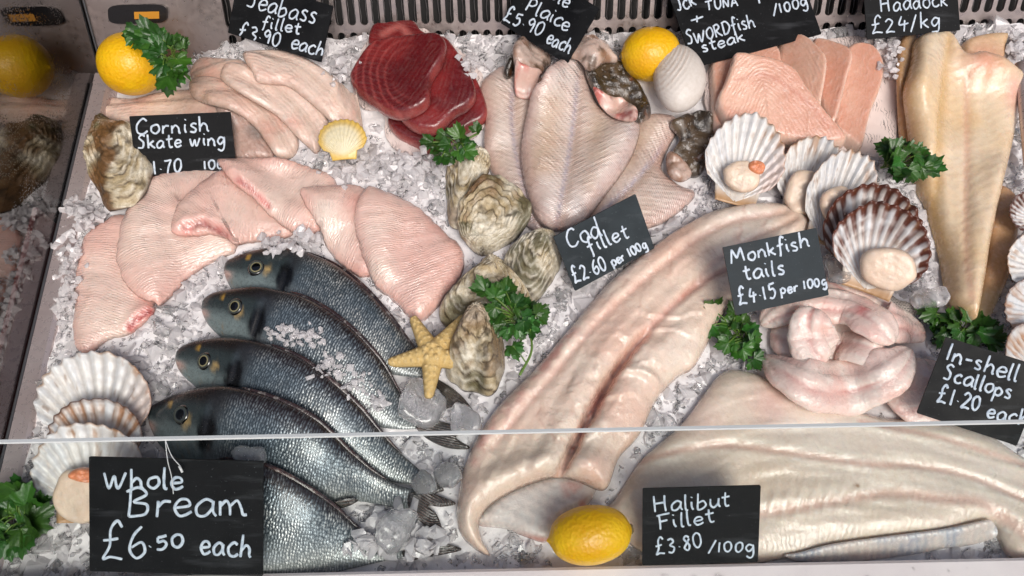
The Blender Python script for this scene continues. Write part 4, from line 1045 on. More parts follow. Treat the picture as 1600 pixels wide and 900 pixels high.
slab('fin_skin', [(1225, 868), (1251, 862), (1302, 849), (1387, 837), (1472, 826), (1530, 814), (1549, 812), (1559, 828), (1552, 842), (1515, 852), (1470, 858), (1430, 866), (1345, 877), (1262, 880)], .005, M_seam, parent=hal, edge=.006, step=.003, stiff=.004,
     axis=[(1225, 872), (1400, 850), (1555, 825)], cfun=lambda c: mixc(mixc(lin(214, 208, 202), lin(176, 182, 192), sm(-.1, .2, c.noise(60))), lin(232, 224, 214), .35 * (np.sin(c.U * 900 + 6 * c.noise(60, 3)) > .2)),
     hfun=lambda c, t: t + c.e * (.0010 * np.sin(c.U * 900 + 6 * c.noise(60, 3)) + .004 * c.noise(45, 5)))

# ------------------------------------------------------------------ cod fillet
silver = slab('skin_flap', [(744, 818), (760, 790), (800, 762), (867, 742), (925, 748), (932, 765), (913, 795), (880, 812), (856, 846), (820, 838), (790, 826)], .012, M_seam, edge=.01, stiff=.01, axis=[(750, 815), (900, 770)], seed=62,
     cfun=lambda c: mixc(mixc(lin(196, 190, 186), lin(220, 214, 208), (np.sin(c.U * 1300 + 6 * c.noise(30)) * .5 + .5)), lin(206, 140, 126), .8 * sm(826, 836, c.py + (c.px - 800) * -.2) + .7 * sm(.0, .2, c.noise(60, 3)) * sm(850, 900, c.px)),
     hfun=lambda c, t: t + .003 * c.e * c.noise(40))
GC = [(1190, 400), (1100, 440), (1020, 510), (965, 575), (935, 625), (910, 670), (885, 720), (868, 750)]
GL_ = [(1225, 332), (1120, 358), (1020, 430), (940, 500), (880, 570), (820, 640), (770, 700)]
GR_ = [(1240, 345), (1130, 400), (1060, 470)]
def cod_c(c):
    a = mixc(lin(234, 212, 194), lin(241, 226, 211), sm(-.2, .2, c.noise(10)))
    a = mixc(a, lin(230, 188, 168), .6 * sm(.02, .25, c.noise(12, 3)))
    a = mixc(a, lin(214, 160, 144), .75 * gs(c.line(GC), 6) + .45 * gs(c.line(GL_), 5) + .35 * gs(c.line(GR_), 4))
    a = mixc(a, lin(216, 150, 142), .8 * gs(c.line([(890, 522), (820, 605), (770, 665), (738, 720)]) + 8 * c.noise(50, 16), 13) * sm(-.25, .15, c.noise(90, 17)))
    ff = c.U * 24 + np.abs(c.V) * 20 + 1.6 * c.noise(24, 15); fk = ff - np.floor(ff)
    a = mixc(a, lin(206, 160, 140), .45 * sm(.14, .0, fk) * sm(-.1, .15, c.noise(26, 21)))
    a = mixc(a, lin(150, 62, 56), .7 * gs(c.line([(958, 590), (925, 640), (898, 690), (872, 735)]) + 5 * c.noise(60, 12), 6) * sm(-.2, .1, c.noise(90, 8)))
    a = mixc(a, lin(218, 178, 150), .6 * c.spot(1235, 340, 24))
    a = mixc(a, lin(222, 168, 152), .5 * c.spot(930, 735, 30) + .4 * c.spot(720, 760, 24))
    a = a * (1 + .12 * c.streak(10, 90))[:, None]
    return mixc(a, lin(210, 176, 154), .5 * (1 - sm(0, .006, c.d)))
def cod_h(c, t):
    r = t * (.82 + .2 * c.noise(6))
    l = c.line(GC)
    r = r + c.e * (-.004 * gs(l, 6) - .022 * gs(l + 16 * c.noise(35, 11), 6) * sm(500, 580, c.py) + .006 * gs(l - 30, 20) * sm(480, 560, c.py))
    ff = c.U * 24 + np.abs(c.V) * 20 + 1.6 * c.noise(24, 15); fk = ff - np.floor(ff)
    r = r + c.e * .0032 * fk ** 2 * np.maximum(gs(l - 16, 46) * sm(430, 520, c.py), .30 + .3 * c.noise(12, 20))
    r = r + c.e * (-.0030 * gs(c.line(GL_) + 4 * c.noise(30, 13), 7) - .0022 * gs(c.line(GR_), 6))
    rag = gs(l, 30) * sm(500, 540, c.py)
    r = r + c.e * rag * (.008 * c.noise(75, 4) + .005 * np.abs(c.noise(150, 5)))
    r = r + c.e * (.0034 * c.streak(10, 90) + .0014 * c.streak(34, 240, 7) + .0022 * c.noise(30, 2) + .0012 * c.noise(85, 18)) + c.e * .0035 * c.noise(120, 19) * gs(c.line([(890, 522), (820, 605), (770, 665), (738, 720)]), 16)
    # torn flake standing up over the right lobe
    r = r + c.e * .006 * sm(12, 0, c.line([(958, 588), (990, 584), (1020, 596), (1036, 612)])) * sm(.0, 6, c.py - 560)
    # rolled lip at the thin end
    r = r + .006 * c.spot(1252, 352, 20)
    return r
cod = slab('cod_fillet', [(1264, 352), (1256, 332), (1238, 320), (1195, 314), (1120, 325), (1060, 355), (1010, 390), (950, 440), (890, 510), (830, 580), (780, 630), (745, 680), (722, 735), (712, 800), (720, 835), (746, 860), (765, 866), (752, 839), (749, 811), (769, 785), (813, 760), (867, 744), (905, 751), (947, 763), (969, 713), (1000, 678), (1027, 624), (1060, 587), (1085, 572), (1105, 540), (1125, 500), (1150, 470), (1215, 420), (1255, 380)],
           .027, M_cod, edge=.020, step=.0026, cfun=cod_c, hfun=cod_h, axis=[(1250, 335), (1110, 400), (1000, 500), (900, 640), (830, 760)], stiff=.016, seed=61)
tag(cod, 'long thick cod fillet curving diagonally, with a ragged split and folded belly', 'fish fillet')
silver.parent = cod; silver.location = silver.location - cod.location

# ------------------------------------------------------------------ monkfish tails
def roll(name, spine, hw, th, label=None, parent=None, mat=None, lift=0.0, cf=None, seed=0, group=None, cat=None, flat=.9):
    n, K = 64, 30
    sp = resample(crom(spine, False, 12), n=n)
    t = np.linspace(0, 1, n)
    hwp = np.interp(t, np.linspace(0, 1, len(hw)), hw) * np.sqrt(np.clip(1 - np.abs(2 * t - 1) ** 7, .02, 1))
    thm = np.interp(t, np.linspace(0, 1, len(th)), th) * np.sqrt(np.clip(1 - np.abs(2 * t - 1) ** 7, .05, 1))
    Dr = drape_field(.008); z = np.full(n, .03)
    ker = np.ones(15) / 15
    for k in range(4):
        c = PV(sp, z); z = hs(Dr, c[:, :2]) + thm * .7 + lift
        z = np.convolve(np.pad(z, 7, mode='edge'), ker, 'valid')
    c = PV(sp, z); c = c + 0
    thm = thm * .55; hwp = hwp * 1.16
    T = np.gradient(c, axis=0); T /= np.linalg.norm(T, axis=1)[:, None]
    B = np.cross(T, (0, 0, 1.0)); B /= np.linalg.norm(B, axis=1)[:, None]; Nn = np.cross(B, T)
    hm = hwp * np.linalg.norm(c - CAM, axis=1) / F_PX
    a = np.linspace(0, 2 * np.pi, K, endpoint=False)
    L = np.concatenate([[0], np.cumsum(np.linalg.norm(np.diff(c, axis=0), axis=1))])
    uu = np.repeat(L, K); aa = np.tile(a, n)
    nz = fbm(uu * 45, np.cos(aa) * 1.2 + 7, seed) * .34 + .10 * fbm(uu * 120, np.sin(aa) * 3 + np.cos(aa) * 3, seed + 4)
    rad = (1 + nz - .34 * gs(aa - 1.2 - .5 * fbm(uu * 20, uu * 0, seed + 9), .15) - .22 * gs(aa - 2.1, .14)).reshape(n, K)
    V = c[:, None] + B[:, None] * (np.cos(a)[None] * hm[:, None] * rad)[..., None] + Nn[:, None] * (np.sin(a)[None] * thm[:, None] * rad)[..., None]
    V = V.reshape(-1, 3)
    col = mixc(lin(234, 208, 198), lin(238, 224, 214), sm(-.2, .2, fbm(uu * 30, aa * 1.0, seed + 1)))
    col = mixc(col, lin(230, 176, 164), .5 * sm(.0, .25, fbm(uu * 40, aa * 1.6, seed + 2)))
    col = mixc(col, lin(206, 120, 112), .6 * gs(aa - 1.2 - .5 * fbm(uu * 20, uu * 0, seed + 9), .10))
    if cf is not None: col = cf(col, uu / L[-1], aa)
    o = mk(name, V, grid_faces(n, K, True) + [tuple(range(K))[::-1], tuple((n - 1) * K + j for j in range(K))], mat or M_monk, parent, np.clip(col, 0, 1), np.column_stack([uu, np.cos(aa) * np.repeat(hm, K)]))
    if label: tag(o, label, cat or 'fish fillet', group or 'monkfish tails heaped together')
    stamp(V)
    return o
news = slab('newspaper', [(1300, 430), (1330, 436), (1372, 452), (1404, 468), (1430, 480), (1425, 500), (1400, 510), (1360, 500), (1320, 470)], .001, M_news, edge=.001, hfun=crinkle(.005), jit=3, lift=.004)
tag(news, 'crumpled newsprint sheet behind the monkfish tails', 'newspaper')
roll('monkfish_tail', [(1290, 436), (1325, 455), (1365, 482), (1385, 505)], [18, 25, 27, 24], [.012, .014, .013, .012], 'monkfish tail at the back, running down from the sign', seed=1)
roll('monkfish_tail', [(1372, 496), (1405, 506), (1425, 515), (1446, 520)], [26, 26, 20, 12], [.014, .014, .011, .007], 'monkfish tail end pointing right towards the scallop sign', seed=2)
roll('monkfish_tail', [(1204, 520), (1250, 528), (1310, 535), (1380, 540)], [30, 34, 34, 28], [.014, .016, .016, .012], 'monkfish tail lying flat in the middle of the heap', seed=3)
roll('monkfish_tail', [(1188, 508), (1215, 490), (1260, 478), (1320, 482), (1370, 505), (1398, 535)], [14, 20, 22, 24, 26, 20], [.012, .015, .016, .016, .014, .010], 'monkfish tail arched over the back of the heap', seed=4,
     cf=lambda c, u, a: mixc(c, lin(190, 60, 66), .8 * gs(u - .72, .05) * gs(a - 1.6, .35)))
roll('monkfish_tail', [(1395, 640), (1425, 618), (1440, 590), (1432, 560)], [30, 42, 38, 26], [.010, .018, .020, .014], 'smooth pale monkfish tail at the right end of the heap', seed=5)
roll('monkfish_tail', [(1276, 484), (1268, 512), (1274, 542), (1288, 566)], [24, 30, 34, 34], [.014, .016, .017, .014], 'monkfish tail folded downwards over the middle of the heap', seed=6, lift=.002)
roll('monkfish_tail', [(1192, 556), (1222, 578), (1262, 598), (1310, 606), (1352, 598), (1392, 576), (1424, 546)], [14, 28, 33, 34, 33, 30, 18], [.010, .016, .018, .019, .019, .017, .010], 'long curved monkfish tail forming the front of the heap', seed=7, lift=.001)
# ------------------------------------------------------------------ oysters
def shell_mat(name, rough, bumpd, sc=160, tint=(.55, .48, .36), coat=.2):
    m, nt, b = mat0(name, Coat_Weight=coat, Coat_Roughness=.2)
    ob = N(nt, 'TexCoord').outputs['Object']
    col = N(nt, 'Attribute', attribute_name='Col').outputs['Color']
    n1 = noise(nt, ob, sc, 5, .65); n2 = noise(nt, ob, sc * 4, 3)
    nt.links.new(mixrgb(nt, 'MULTIPLY', mrange(nt, n1, .42, .66, 0, .8), col, tint), b.inputs['Base Color'])
    nt.links.new(mrange(nt, n2, .3, .7, rough * .7, rough * 1.3), b.inputs['Roughness'])
    h = math_(nt, 'ADD', n1, math_(nt, 'MULTIPLY', n2, .4))
    nt.links.new(N(nt, 'Bump', {'Strength': 1.0, 'Distance': bumpd, 'Height': h}).outputs[0], b.inputs['Normal'])
    return m
M_oyster = shell_mat('oyster_shell', .42, .0012)
def oyster(out, umbo, th, label, seed, warm=.5, stiff=.012, lift=0, layers=6):
    NA, NR = 200, 64
    px = resample(crom(out, True, 14), n=600, closed=True)
    Dr = drape_field(stiff)
    z = np.full(len(px), .01)
    for k in range(4):
        q = PV(px, z); z = hs(Dr, q[:, :2]) + lift + th * .2
    q = PV(px, z); zu = hs(Dr, P(umbo[0], umbo[1], z.mean())[None, :2])[0] + lift
    um = P(umbo[0], umbo[1], zu + th * .5)
    an = np.arctan2(q[:, 1] - um[1], q[:, 0] - um[0]); rr = np.hypot(q[:, 0] - um[0], q[:, 1] - um[1])
    o = np.argsort(an); an, rr, zz = an[o], rr[o], z[o]
    A = np.linspace(-np.pi, np.pi, NA, endpoint=False)
    R = np.interp(A, an, rr, period=2 * np.pi); Z = np.interp(A, an, zz, period=2 * np.pi)
    R = R * (1 + .030 * np.sin(A * 17 + seed) * vnoise(A * 3 + 9, A * 0 + seed) + .05 * fbm(np.cos(A) * 5 + 3, np.sin(A) * 5 + 8, seed))
    rho = np.linspace(0, 1, NR)[:, None] ** .85 * np.ones((1, NA)); AA = A[None] * np.ones((NR, 1))
    x = um[0] + R[None] * rho * np.cos(AA); y = um[1] + R[None] * rho * np.sin(AA)
    base = hs(Dr, np.column_stack([x.ravel(), y.ravel()])).reshape(NR, NA)
    base = (1 - rho ** 2) * zu + rho ** 2 * (Z[None] - th * .2)
    wobble = .9 * fbm(np.cos(AA) * 2.2 + rho * 1.5 + seed, np.sin(AA) * 2.2 + seed * .7, seed, 3) + .25 * fbm(np.cos(AA) * 9 + seed, np.sin(AA) * 9 + rho * 3, seed + 5, 2)
    ph = rho ** 1.7 * layers * (1 + .5 * fbm(np.cos(AA) + 5, np.sin(AA) + 5, seed + 2)) + wobble * 2.6 * (.3 + rho)
    saw = ph - np.floor(ph); lay = np.floor(ph)
    dome = th * (1 - rho ** 2.6) ** .75
    ray = np.sin(AA * 13 + 4 * fbm(rho * 3, np.cos(AA) * 2, seed + 8))
    h = dome + th * .09 * (saw ** 2) * (.2 + rho) + th * .025 * np.sin(ph * 6.283 * 3) * rho + th * .42 * fbm(x * 60, y * 70, seed + 1, 4) + th * .05 * ray * rho
    zt = base + h
    v = np.stack([x, y, zt], 2).reshape(-1, 3)
    lo = np.stack([x[-1], y[-1], Z - th * .2 - .003], 1); lo2 = np.stack([um[0] + (x[-1] - um[0]) * .6, um[1] + (y[-1] - um[1]) * .6, np.full(NA, zu - .004)], 1)
    V = np.concatenate([v, lo, lo2])
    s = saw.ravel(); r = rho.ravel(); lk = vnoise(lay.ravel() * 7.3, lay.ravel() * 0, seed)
    n1 = fbm(x.ravel() * 60, y.ravel() * 60, seed + 3, 4); n2 = fbm(x.ravel() * 22, y.ravel() * 22, seed + 6, 3)
    c = mixc(lin(226, 218, 198), lin(196, 178, 142), sm(-.15, .2, n1))
    c = mixc(c, lin(122, 86, 48), np.clip((.5 + .5 * warm) * sm(.0, .16, n2 + .3 * (lk - .5)), 0, 1))
    c = mixc(c, lin(98, 96, 66), .8 * sm(.06, .2, fbm(x.ravel() * 30, y.ravel() * 30, seed + 12, 3)))
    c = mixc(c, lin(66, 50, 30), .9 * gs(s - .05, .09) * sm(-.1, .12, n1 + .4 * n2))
    c = mixc(c, lin(62, 48, 30), .7 * sm(.12, .28, fbm(x.ravel() * 95, y.ravel() * 95, seed + 15, 3)))
    c = mixc(c, lin(238, 232, 216), .7 * gs(s - .8, .2) * sm(-.1, .15, -n2))
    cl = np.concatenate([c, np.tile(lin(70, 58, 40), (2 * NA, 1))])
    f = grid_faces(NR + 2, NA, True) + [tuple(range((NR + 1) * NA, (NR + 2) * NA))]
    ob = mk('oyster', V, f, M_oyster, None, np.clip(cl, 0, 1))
    stamp(v)
    return tag(ob, label, 'oyster', 'rough oyster shells')
oyster([(162, 186), (190, 197), (225, 205), (236, 250), (222, 296), (174, 327), (150, 296), (132, 250), (141, 212)], (172, 200), .030, 'large brown oyster behind the left edge of the Cornish sign', 71, .9)
oyster([(696, 267), (706, 242), (740, 227), (763, 238), (764, 262), (745, 300), (725, 350), (706, 352), (698, 325)], (738, 240), .018, 'narrow grey oyster highest in the line, below the parsley', 72, .2)
oyster([(721, 309), (754, 271), (787, 276), (818, 298), (830, 328), (810, 366), (775, 388), (748, 394), (720, 366), (713, 337)], (752, 378), .026, 'broad oyster overlapping the narrow one, brown blotched', 73, .8)
oyster([(789, 397), (810, 374), (847, 361), (872, 372), (878, 405), (861, 440), (838, 467), (812, 470), (792, 440)], (848, 370), .020, 'oyster tucked beside the cod sign', 74, .6)
oyster([(686, 481), (703, 453), (745, 416), (768, 399), (801, 420), (819, 444), (833, 477), (800, 505), (740, 510), (700, 515)], (770, 415), .022, 'wide oyster mostly hidden under the middle parsley', 75, .4)
oyster([(712, 519), (733, 482), (760, 481), (784, 523), (788, 570), (774, 607), (748, 614), (703, 594), (696, 565)], (744, 490), .028, 'long pale oyster under the right arms of the starfish', 76, .15)

# ------------------------------------------------------------------ scallops
M_scallop = shell_mat('scallop_shell', .36, .0004, 220, (.93, .90, .86), .3)
M_meat = flesh('scallop_meat', .36, .5, (1, .7, .45), .008, .3, [], .15, .0008)
def valve(root, h, t, w, zh, zt, kind, seed, ribs=15, depth=.14, flip=1):
    Ph, Pt = P(h[0], h[1], zh), P(t[0], t[1], zt)
    m = (np.array(h) + np.array(t)) / 2; pr = np.array([t[1] - h[1], -(t[0] - h[0])], float); pr /= np.linalg.norm(pr)
    pr = -pr if pr[0] < 0 else pr
    zm = (zh + zt) / 2
    X = P(*(m + pr * w), zm) - P(*(m - pr * w), zm); X = X / 2; Y = Pt - Ph
    n = np.cross(X, Y); n /= np.linalg.norm(n)
    if n[2] < 0: n = -n
    S_ = np.linalg.norm(Y)
    NA, NR = ribs * 12 + 1, 30
    a = np.linspace(-1, 1, NA); A = math.radians(64)
    rho = np.linspace(.02, 1, NR)[:, None]; an = (a * A)[None]
    ph = a[None] * (ribs / 2) * 2 * np.pi
    rng = np.random.default_rng(seed)
    wv = 1 + .014 * np.interp(a, np.linspace(-1, 1, 9), rng.normal(0, 1, 9))[None] + .006 * np.interp(a, np.linspace(-1, 1, 60), rng.normal(0, 1, 60))[None]
    R = np.cos(an) ** .62 * (1 + .010 * np.cos(ph)) * wv
    # folds at the end of the fan
    R = R * (1 - .10 * sm(.82, 1, np.abs(a))[None])
    x = R * np.sin(an) * rho; y = R * np.cos(an) * rho
    q = (x / .62) ** 2 * .9 + ((y - .5) / .5) ** 2 * .75
    z = flip * depth * (q - .6) + .0135 * (rho ** 1.1) * np.cos(ph) * (1 - .5 * sm(.8, 1, np.abs(a))[None]) + .006 * np.sin(rho * 40 + 2 * a[None]) * rho
    z = z + .02 * (rho ** 3) * fbm(x * 3 + seed, y * 3, seed, 2)
    top = Ph + X * (x / .62)[..., None] + Y * y[..., None] + n * (z * S_)[..., None]
    thick = .0016 * (1 - .55 * rho ** 2)
    bot = top - n * (thick * np.ones_like(x))[..., None]
    rho2 = (rho * np.ones_like(x)).ravel(); a2 = (a[None] * np.ones_like(x)).ravel()
    nz = fbm(a2 * 9 + seed, rho2 * 3.5, seed, 3); rib = np.cos(ph * np.ones_like(x)).ravel()
    wht = mixc(lin(222, 224, 226), lin(236, 234, 230), sm(-.2, .2, nz))
    if kind == 'white':
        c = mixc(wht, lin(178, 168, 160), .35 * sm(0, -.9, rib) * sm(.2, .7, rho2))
        c = mixc(c, lin(176, 130, 84), .8 * sm(.965, .995, rho2) * sm(-.25, .1, nz))
        c = mixc(c, lin(168, 118, 70), .7 * sm(.2, .32, nz) * sm(.7, .9, rho2))
        c = mixc(c, lin(206, 168, 156), .45 * sm(.2, .9, a2) * sm(.3, .8, rho2))
    elif kind == 'brown':
        bands = fbm(a2 * 2 + 4, rho2 * 9, seed + 3, 2) + .55 * nz
        br = np.clip(sm(-.25, .05, bands) * sm(.50, .78, rho2) * (.45 + .55 * sm(.6, -.4, rib)) + .9 * sm(.92, .98, rho2), 0, 1)
        br = np.clip(br + .5 * sm(.0, .25, nz) * sm(.25, .5, np.abs(a2) - .3), 0, 1)
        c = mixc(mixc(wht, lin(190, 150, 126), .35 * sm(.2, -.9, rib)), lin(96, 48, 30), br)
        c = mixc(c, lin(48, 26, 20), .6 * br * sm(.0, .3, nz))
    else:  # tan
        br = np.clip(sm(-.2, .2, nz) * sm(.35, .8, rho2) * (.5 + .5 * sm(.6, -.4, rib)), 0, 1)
        c = mixc(wht, lin(168, 112, 62), .85 * br); c = mixc(c, lin(92, 52, 28), .9 * sm(.94, .99, rho2))
    c = mixc(c, lin(228, 222, 212), .6 * sm(.4, .1, rho2))
    c = mixc(c, lin(150, 112, 78), .55 * sm(.20, .34, fbm(a2 * 14 + seed * 3, rho2 * 8, seed + 21, 3)))
    c = c * (1 - .10 * sm(-.05, .25, fbm(a2 * 3 + seed, rho2 * 22, seed + 22, 2)))[:, None]
    n_ = NR * NA
    V = np.concatenate([top.reshape(-1, 3), bot.reshape(-1, 3)])
    f = grid_faces(NR, NA); f2 = [tuple(i + n_ for i in q[::-1]) for q in f]
    rim = [( (NR - 1) * NA + j, (NR - 1) * NA + j + 1, n_ + (NR - 1) * NA + j + 1, n_ + (NR - 1) * NA + j) for j in range(NA - 1)]
    sd = [(i * NA, (i + 1) * NA, n_ + (i + 1) * NA, n_ + i * NA) for i in range(NR - 1)] + [((i + 1) * NA + NA - 1, i * NA + NA - 1, n_ + i * NA + NA - 1, n_ + (i + 1) * NA + NA - 1) for i in range(NR - 1)]
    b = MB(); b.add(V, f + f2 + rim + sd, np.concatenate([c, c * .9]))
    # ears beside the hinge
    ex = np.linspace(-.34, .34, 17); ey = np.linspace(-.03, .17, 7)
    EX, EY = np.meshgrid(ex, ey, indexing='ij')
    EZ = flip * depth * ((EX / .62) ** 2 * .9 + ((EY - .5) / .5) ** 2 * .75 - .6) - .006 + .006 * np.sin(EX * 60)
    EXs = EX * (1 - 1.2 * (.17 - EY) * .6)
    ev = Ph + X * (EXs / .62)[..., None] + Y * EY[..., None] + n * (EZ * S_)[..., None]
    ev2 = ev - n * .0012
    m_ = 17 * 7; ef = grid_faces(17, 7)
    per = [i * 7 for i in range(17)] + [16 * 7 + j for j in range(1, 7)] + [i * 7 + 6 for i in range(15, -1, -1)] + [j for j in range(5, 0, -1)]
    ec = mixc(lin(222, 214, 204), lin(188, 150, 110), sm(.15, 0, EY.ravel()))
    b.add(np.concatenate([ev.reshape(-1, 3), ev2.reshape(-1, 3)]), ef + [tuple(i + m_ for i in q[::-1]) for q in ef] + [(per[k], per[(k + 1) % len(per)], m_ + per[(k + 1) % len(per)], m_ + per[k]) for k in range(len(per))], np.concatenate([ec, ec]))
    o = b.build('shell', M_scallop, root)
    return o, n, X, Y
def blob(name, ctr, ex, ey, ez, mat, col, parent, seed, sq=2.6):
    n, K = 26, 48; v = []; cl = []
    pr = [(r, (1 - r ** 8) ** .5 + .10 * (1 - r * r)) for r in np.linspace(0.001, 1, n - 6)] + [(1 - .04 * k, -.16 * k) for k in range(1, 7)]
    for q, (r, h) in enumerate(pr):
        for a in np.linspace(0, 2 * np.pi, K, endpoint=False):
            o = 1 + .24 * float(fbm(math.cos(a) * 1.3 + seed, math.sin(a) * 1.3, seed, 2))
            x, y = r * o * math.cos(a), r * o * math.sin(a)
            k = float(fbm(x * 1.6 + 9 + seed, y * 1.6, seed + 2, 4)); f = float(fbm(x * 9, y * 9 + seed, seed + 3, 2))
            v.append(ctr + ex * x + ey * y + ez * (h + .6 * k + .12 * f))
            cl.append([max(0, c * (1 + .45 * k - .25 * max(0, r - .8))) for c in col])
    return mk(name, v, grid_faces(n, K, True), mat, parent, np.clip(cl, 0, 1))
def scallop(h, t, w, zh, zt, kind, label, seed, meat=None, roe=None, second=None, group='scallops on the half shell', ribs=15, name='scallop', cat='scallop', depth=.14):
    root = empty('scallop', P(h[0], h[1], min(zh, .0)), label, cat, group)
    if second: valve(root, *second[:5], second[5], seed + 50, ribs)
    sh, n, X, Y = valve(root, h, t, w, zh, zt, kind, seed, ribs, depth)
    if meat:
        mx, my, rx, ry = meat
        up = n * .8 + np.array([0, 0, .6]); up /= np.linalg.norm(up)
        # the point of the shell's plane under the picture point
        Pm = on_plane([(mx, my)], P(h[0], h[1], zh) + n * .010, n)[0]
        dpx = np.linalg.norm(Pm - CAM) / F_PX
        exx = X / np.linalg.norm(X) * rx * dpx; eyy = np.cross(n, X / np.linalg.norm(X)) * ry * dpx
        blob('meat', Pm - n * .002, exx, eyy, n * .006, M_meat, lin(230, 210, 188), root, seed)
        if roe:
            Pr = on_plane([roe[:2]], P(h[0], h[1], zh) + n * .010, n)[0]
            blob('roe', Pr, X / np.linalg.norm(X) * roe[2] * dpx, np.cross(n, X / np.linalg.norm(X)) * roe[3] * dpx, n * .007, M_meat, lin(226, 146, 104), root, seed + 5, 2.1)
    return root
scallop((1147, 314), (1178, 181), 67, .012, .055, 'white', 'white half shell scallop with orange roe, left of its row', 81, (1160, 275), None) if False else None
scallop((1147, 316), (1180, 181), 66, .014, .052, 'white', 'white scallop shell showing a bright orange roe, below the swordfish', 81, (1160, 276, 28, 24), (1182, 262, 13, 10))
scallop((1246, 338), (1288, 214), 56, .012, .046, 'white', 'white scallop partly covered by its neighbour, between two other shells', 82, (1257, 300, 27, 34))
scallop((1285, 378), (1342, 237), 58, .024, .062, 'white', 'white scallop touching the parsley and overlapping the one behind', 83, (1308, 318, 24, 26))
scallop((1352, 452), (1400, 319), 84, .034, .092, 'brown', 'brown and white striped scallop with both shells open', 84, (1388, 421, 39, 31), None, ((1342, 440), (1384, 288), 84, .020, .074, 'brown'))
scallop((146, 700), (147, 549), 97, .006, .030, 'white', 'large white scallop with a brown lower shell, behind the glass edge at left', 85, None, None, None)
scallop((150, 735), (150, 622), 78, .016, .034, 'tan', 'tan rimmed scallop shell lying between the two white ones', 86)
scallop((138, 812), (142, 660), 95, .020, .050, 'white', 'front white scallop at left, its meat beside the bream sign', 87, (124, 776, 40, 36), (134, 742, 20, 10))
rg = 'scallops at the right end of the counter'
scallop((1640, 345), (1578, 318), 34, .02, .04, 'brown', 'brown banded scallop shell topmost of the right hand column', 88, group=rg)
scallop((1660, 420), (1574, 396), 50, .02, .04, 'white', 'plain white scallop shell at the right, under the brown one', 89, group=rg)
scallop((1660, 490), (1568, 470), 50, .02, .045, 'tan', 'tan streaked scallop shell at the right, above the scallop sign', 90, group=rg)
scallop((1650, 590), (1584, 512), 52, .02, .05, 'tan', 'tan scallop shell at the right, half behind the scallop sign', 91, group=rg)
# small yellow scallop shell, hollow side down
M_yellow = shell_mat('yellow_shell', .4, .0003, 260, (.95, .92, .8), .25)
yr = empty('scallop_shell', P(534, 240, .02), 'small pale yellow empty scallop shell on the ice', 'shell')
def yellow():
    o, n, X, Y = valve(yr, (537, 246), (532, 186), 40, .030, .040, 'white', 95, 15, .16, -1)
    me = o.data; at = me.color_attributes['Col']; k = len(at.data)
    col = np.empty(k * 4, np.float32); at.data.foreach_get('color', col); col = col.reshape(-1, 4)
    co = np.empty(k * 3, np.float32); me.vertices.foreach_get('co', co); co = co.reshape(-1, 3) + np.array(wloc(o))
    ip = IP(co); d = np.hypot((ip[:, 0] - 534) / 38, (ip[:, 1] - 218) / 31)
    c = mixc(lin(232, 222, 190), lin(226, 190, 96), sm(.55, .98, d))
    col[:, :3] = c; at.data.foreach_set('color', col.ravel()); me.materials[0] = M_yellow
yellow()

# ------------------------------------------------------------------ white clam
M_clam = shell_mat('clam_shell', .5, .0003, 200, (.9, .88, .85), .1)
def clam():
    n, K = 70, 80
    c = P(1062, 122, .045); ex = P(1103, 124, .045) - c; ey = P(1060, 74, .045) - c; ez = np.cross(ex, ey); ez = ez / np.linalg.norm(ez) * .024
    if ez[2] < 0: ez = -ez
    th = np.linspace(-np.pi / 2, np.pi / 2, n); an = np.linspace(0, 2 * np.pi, K, endpoint=False)
    TH, AN = np.meshgrid(th, an, indexing='ij')
    r = np.cos(TH); ovx = r * np.cos(AN); ovy = r * np.sin(AN) * (1 - .10 * np.cos(AN)); hz = np.sin(TH)
    um = np.array([-.75, .55, .45]); um = um / np.linalg.norm(um)
    d = np.arccos(np.clip(ovx * um[0] + ovy * um[1] + hz * um[2], -1, 1))
    rip = np.sin(d * 40 + 1.5 * fbm(ovx * 2 + 4, ovy * 2 + 4, 2)) * sm(1.75, .9, d) * .016 + .004 * np.sin(d * 110)
    k = 1 + rip
    V = c + ex * (ovx * k)[..., None] + ey * (ovy * k)[..., None] + ez * (hz * k)[..., None]
    cl = mixc(lin(222, 214, 206), lin(206, 190, 178), sm(.3, .9, np.sin(d.ravel() * 40) * sm(1.75, .9, d.ravel())))
    o = mk('clam', V.reshape(-1, 3), grid_faces(n, K, True), M_clam, None, np.clip(cl, 0, 1)); stamp(V.reshape(-1, 3))
    tag(o, 'white rounded clam shell with fine ridges leaning on the lemon', 'clam')

# ------------------------------------------------------------------ lemons
M_lemon, _nt, _b = mat0('lemon_peel', Coat_Weight=.15, Coat_Roughness=.3, Subsurface_Weight=.15, Subsurface_Radius=(1, .6, .1), Subsurface_Scale=.004)
_ob = N(_nt, 'TexCoord').outputs['Object']
_n1 = noise(_nt, _ob, 28, 4); _v = N(_nt, 'TexVoronoi', {'Vector': _ob, 'Scale': 330.0}, feature='SMOOTH_F1').outputs['Distance']; _n2 = noise(_nt, _ob, 170, 3)
_nt.links.new(ramp(_nt, _n1, [(.3, lin(232, 170, 10)), (.7, lin(246, 200, 22))]), _b.inputs['Base Color'])
_nt.links.new(mrange(_nt, _n2, .3, .7, .32, .5), _b.inputs['Roughness'])
_nt.links.new(N(_nt, 'Bump', {'Strength': .8, 'Distance': .0009, 'Height': math_(_nt, 'ADD', _v, math_(_nt, 'MULTIPLY', _n2, .6))}).outputs[0], _b.inputs['Normal'])
M_stem, _, _ = mat0('lemon_stem', Base_Color=c4(lin(110, 92, 56)), Roughness=.7)
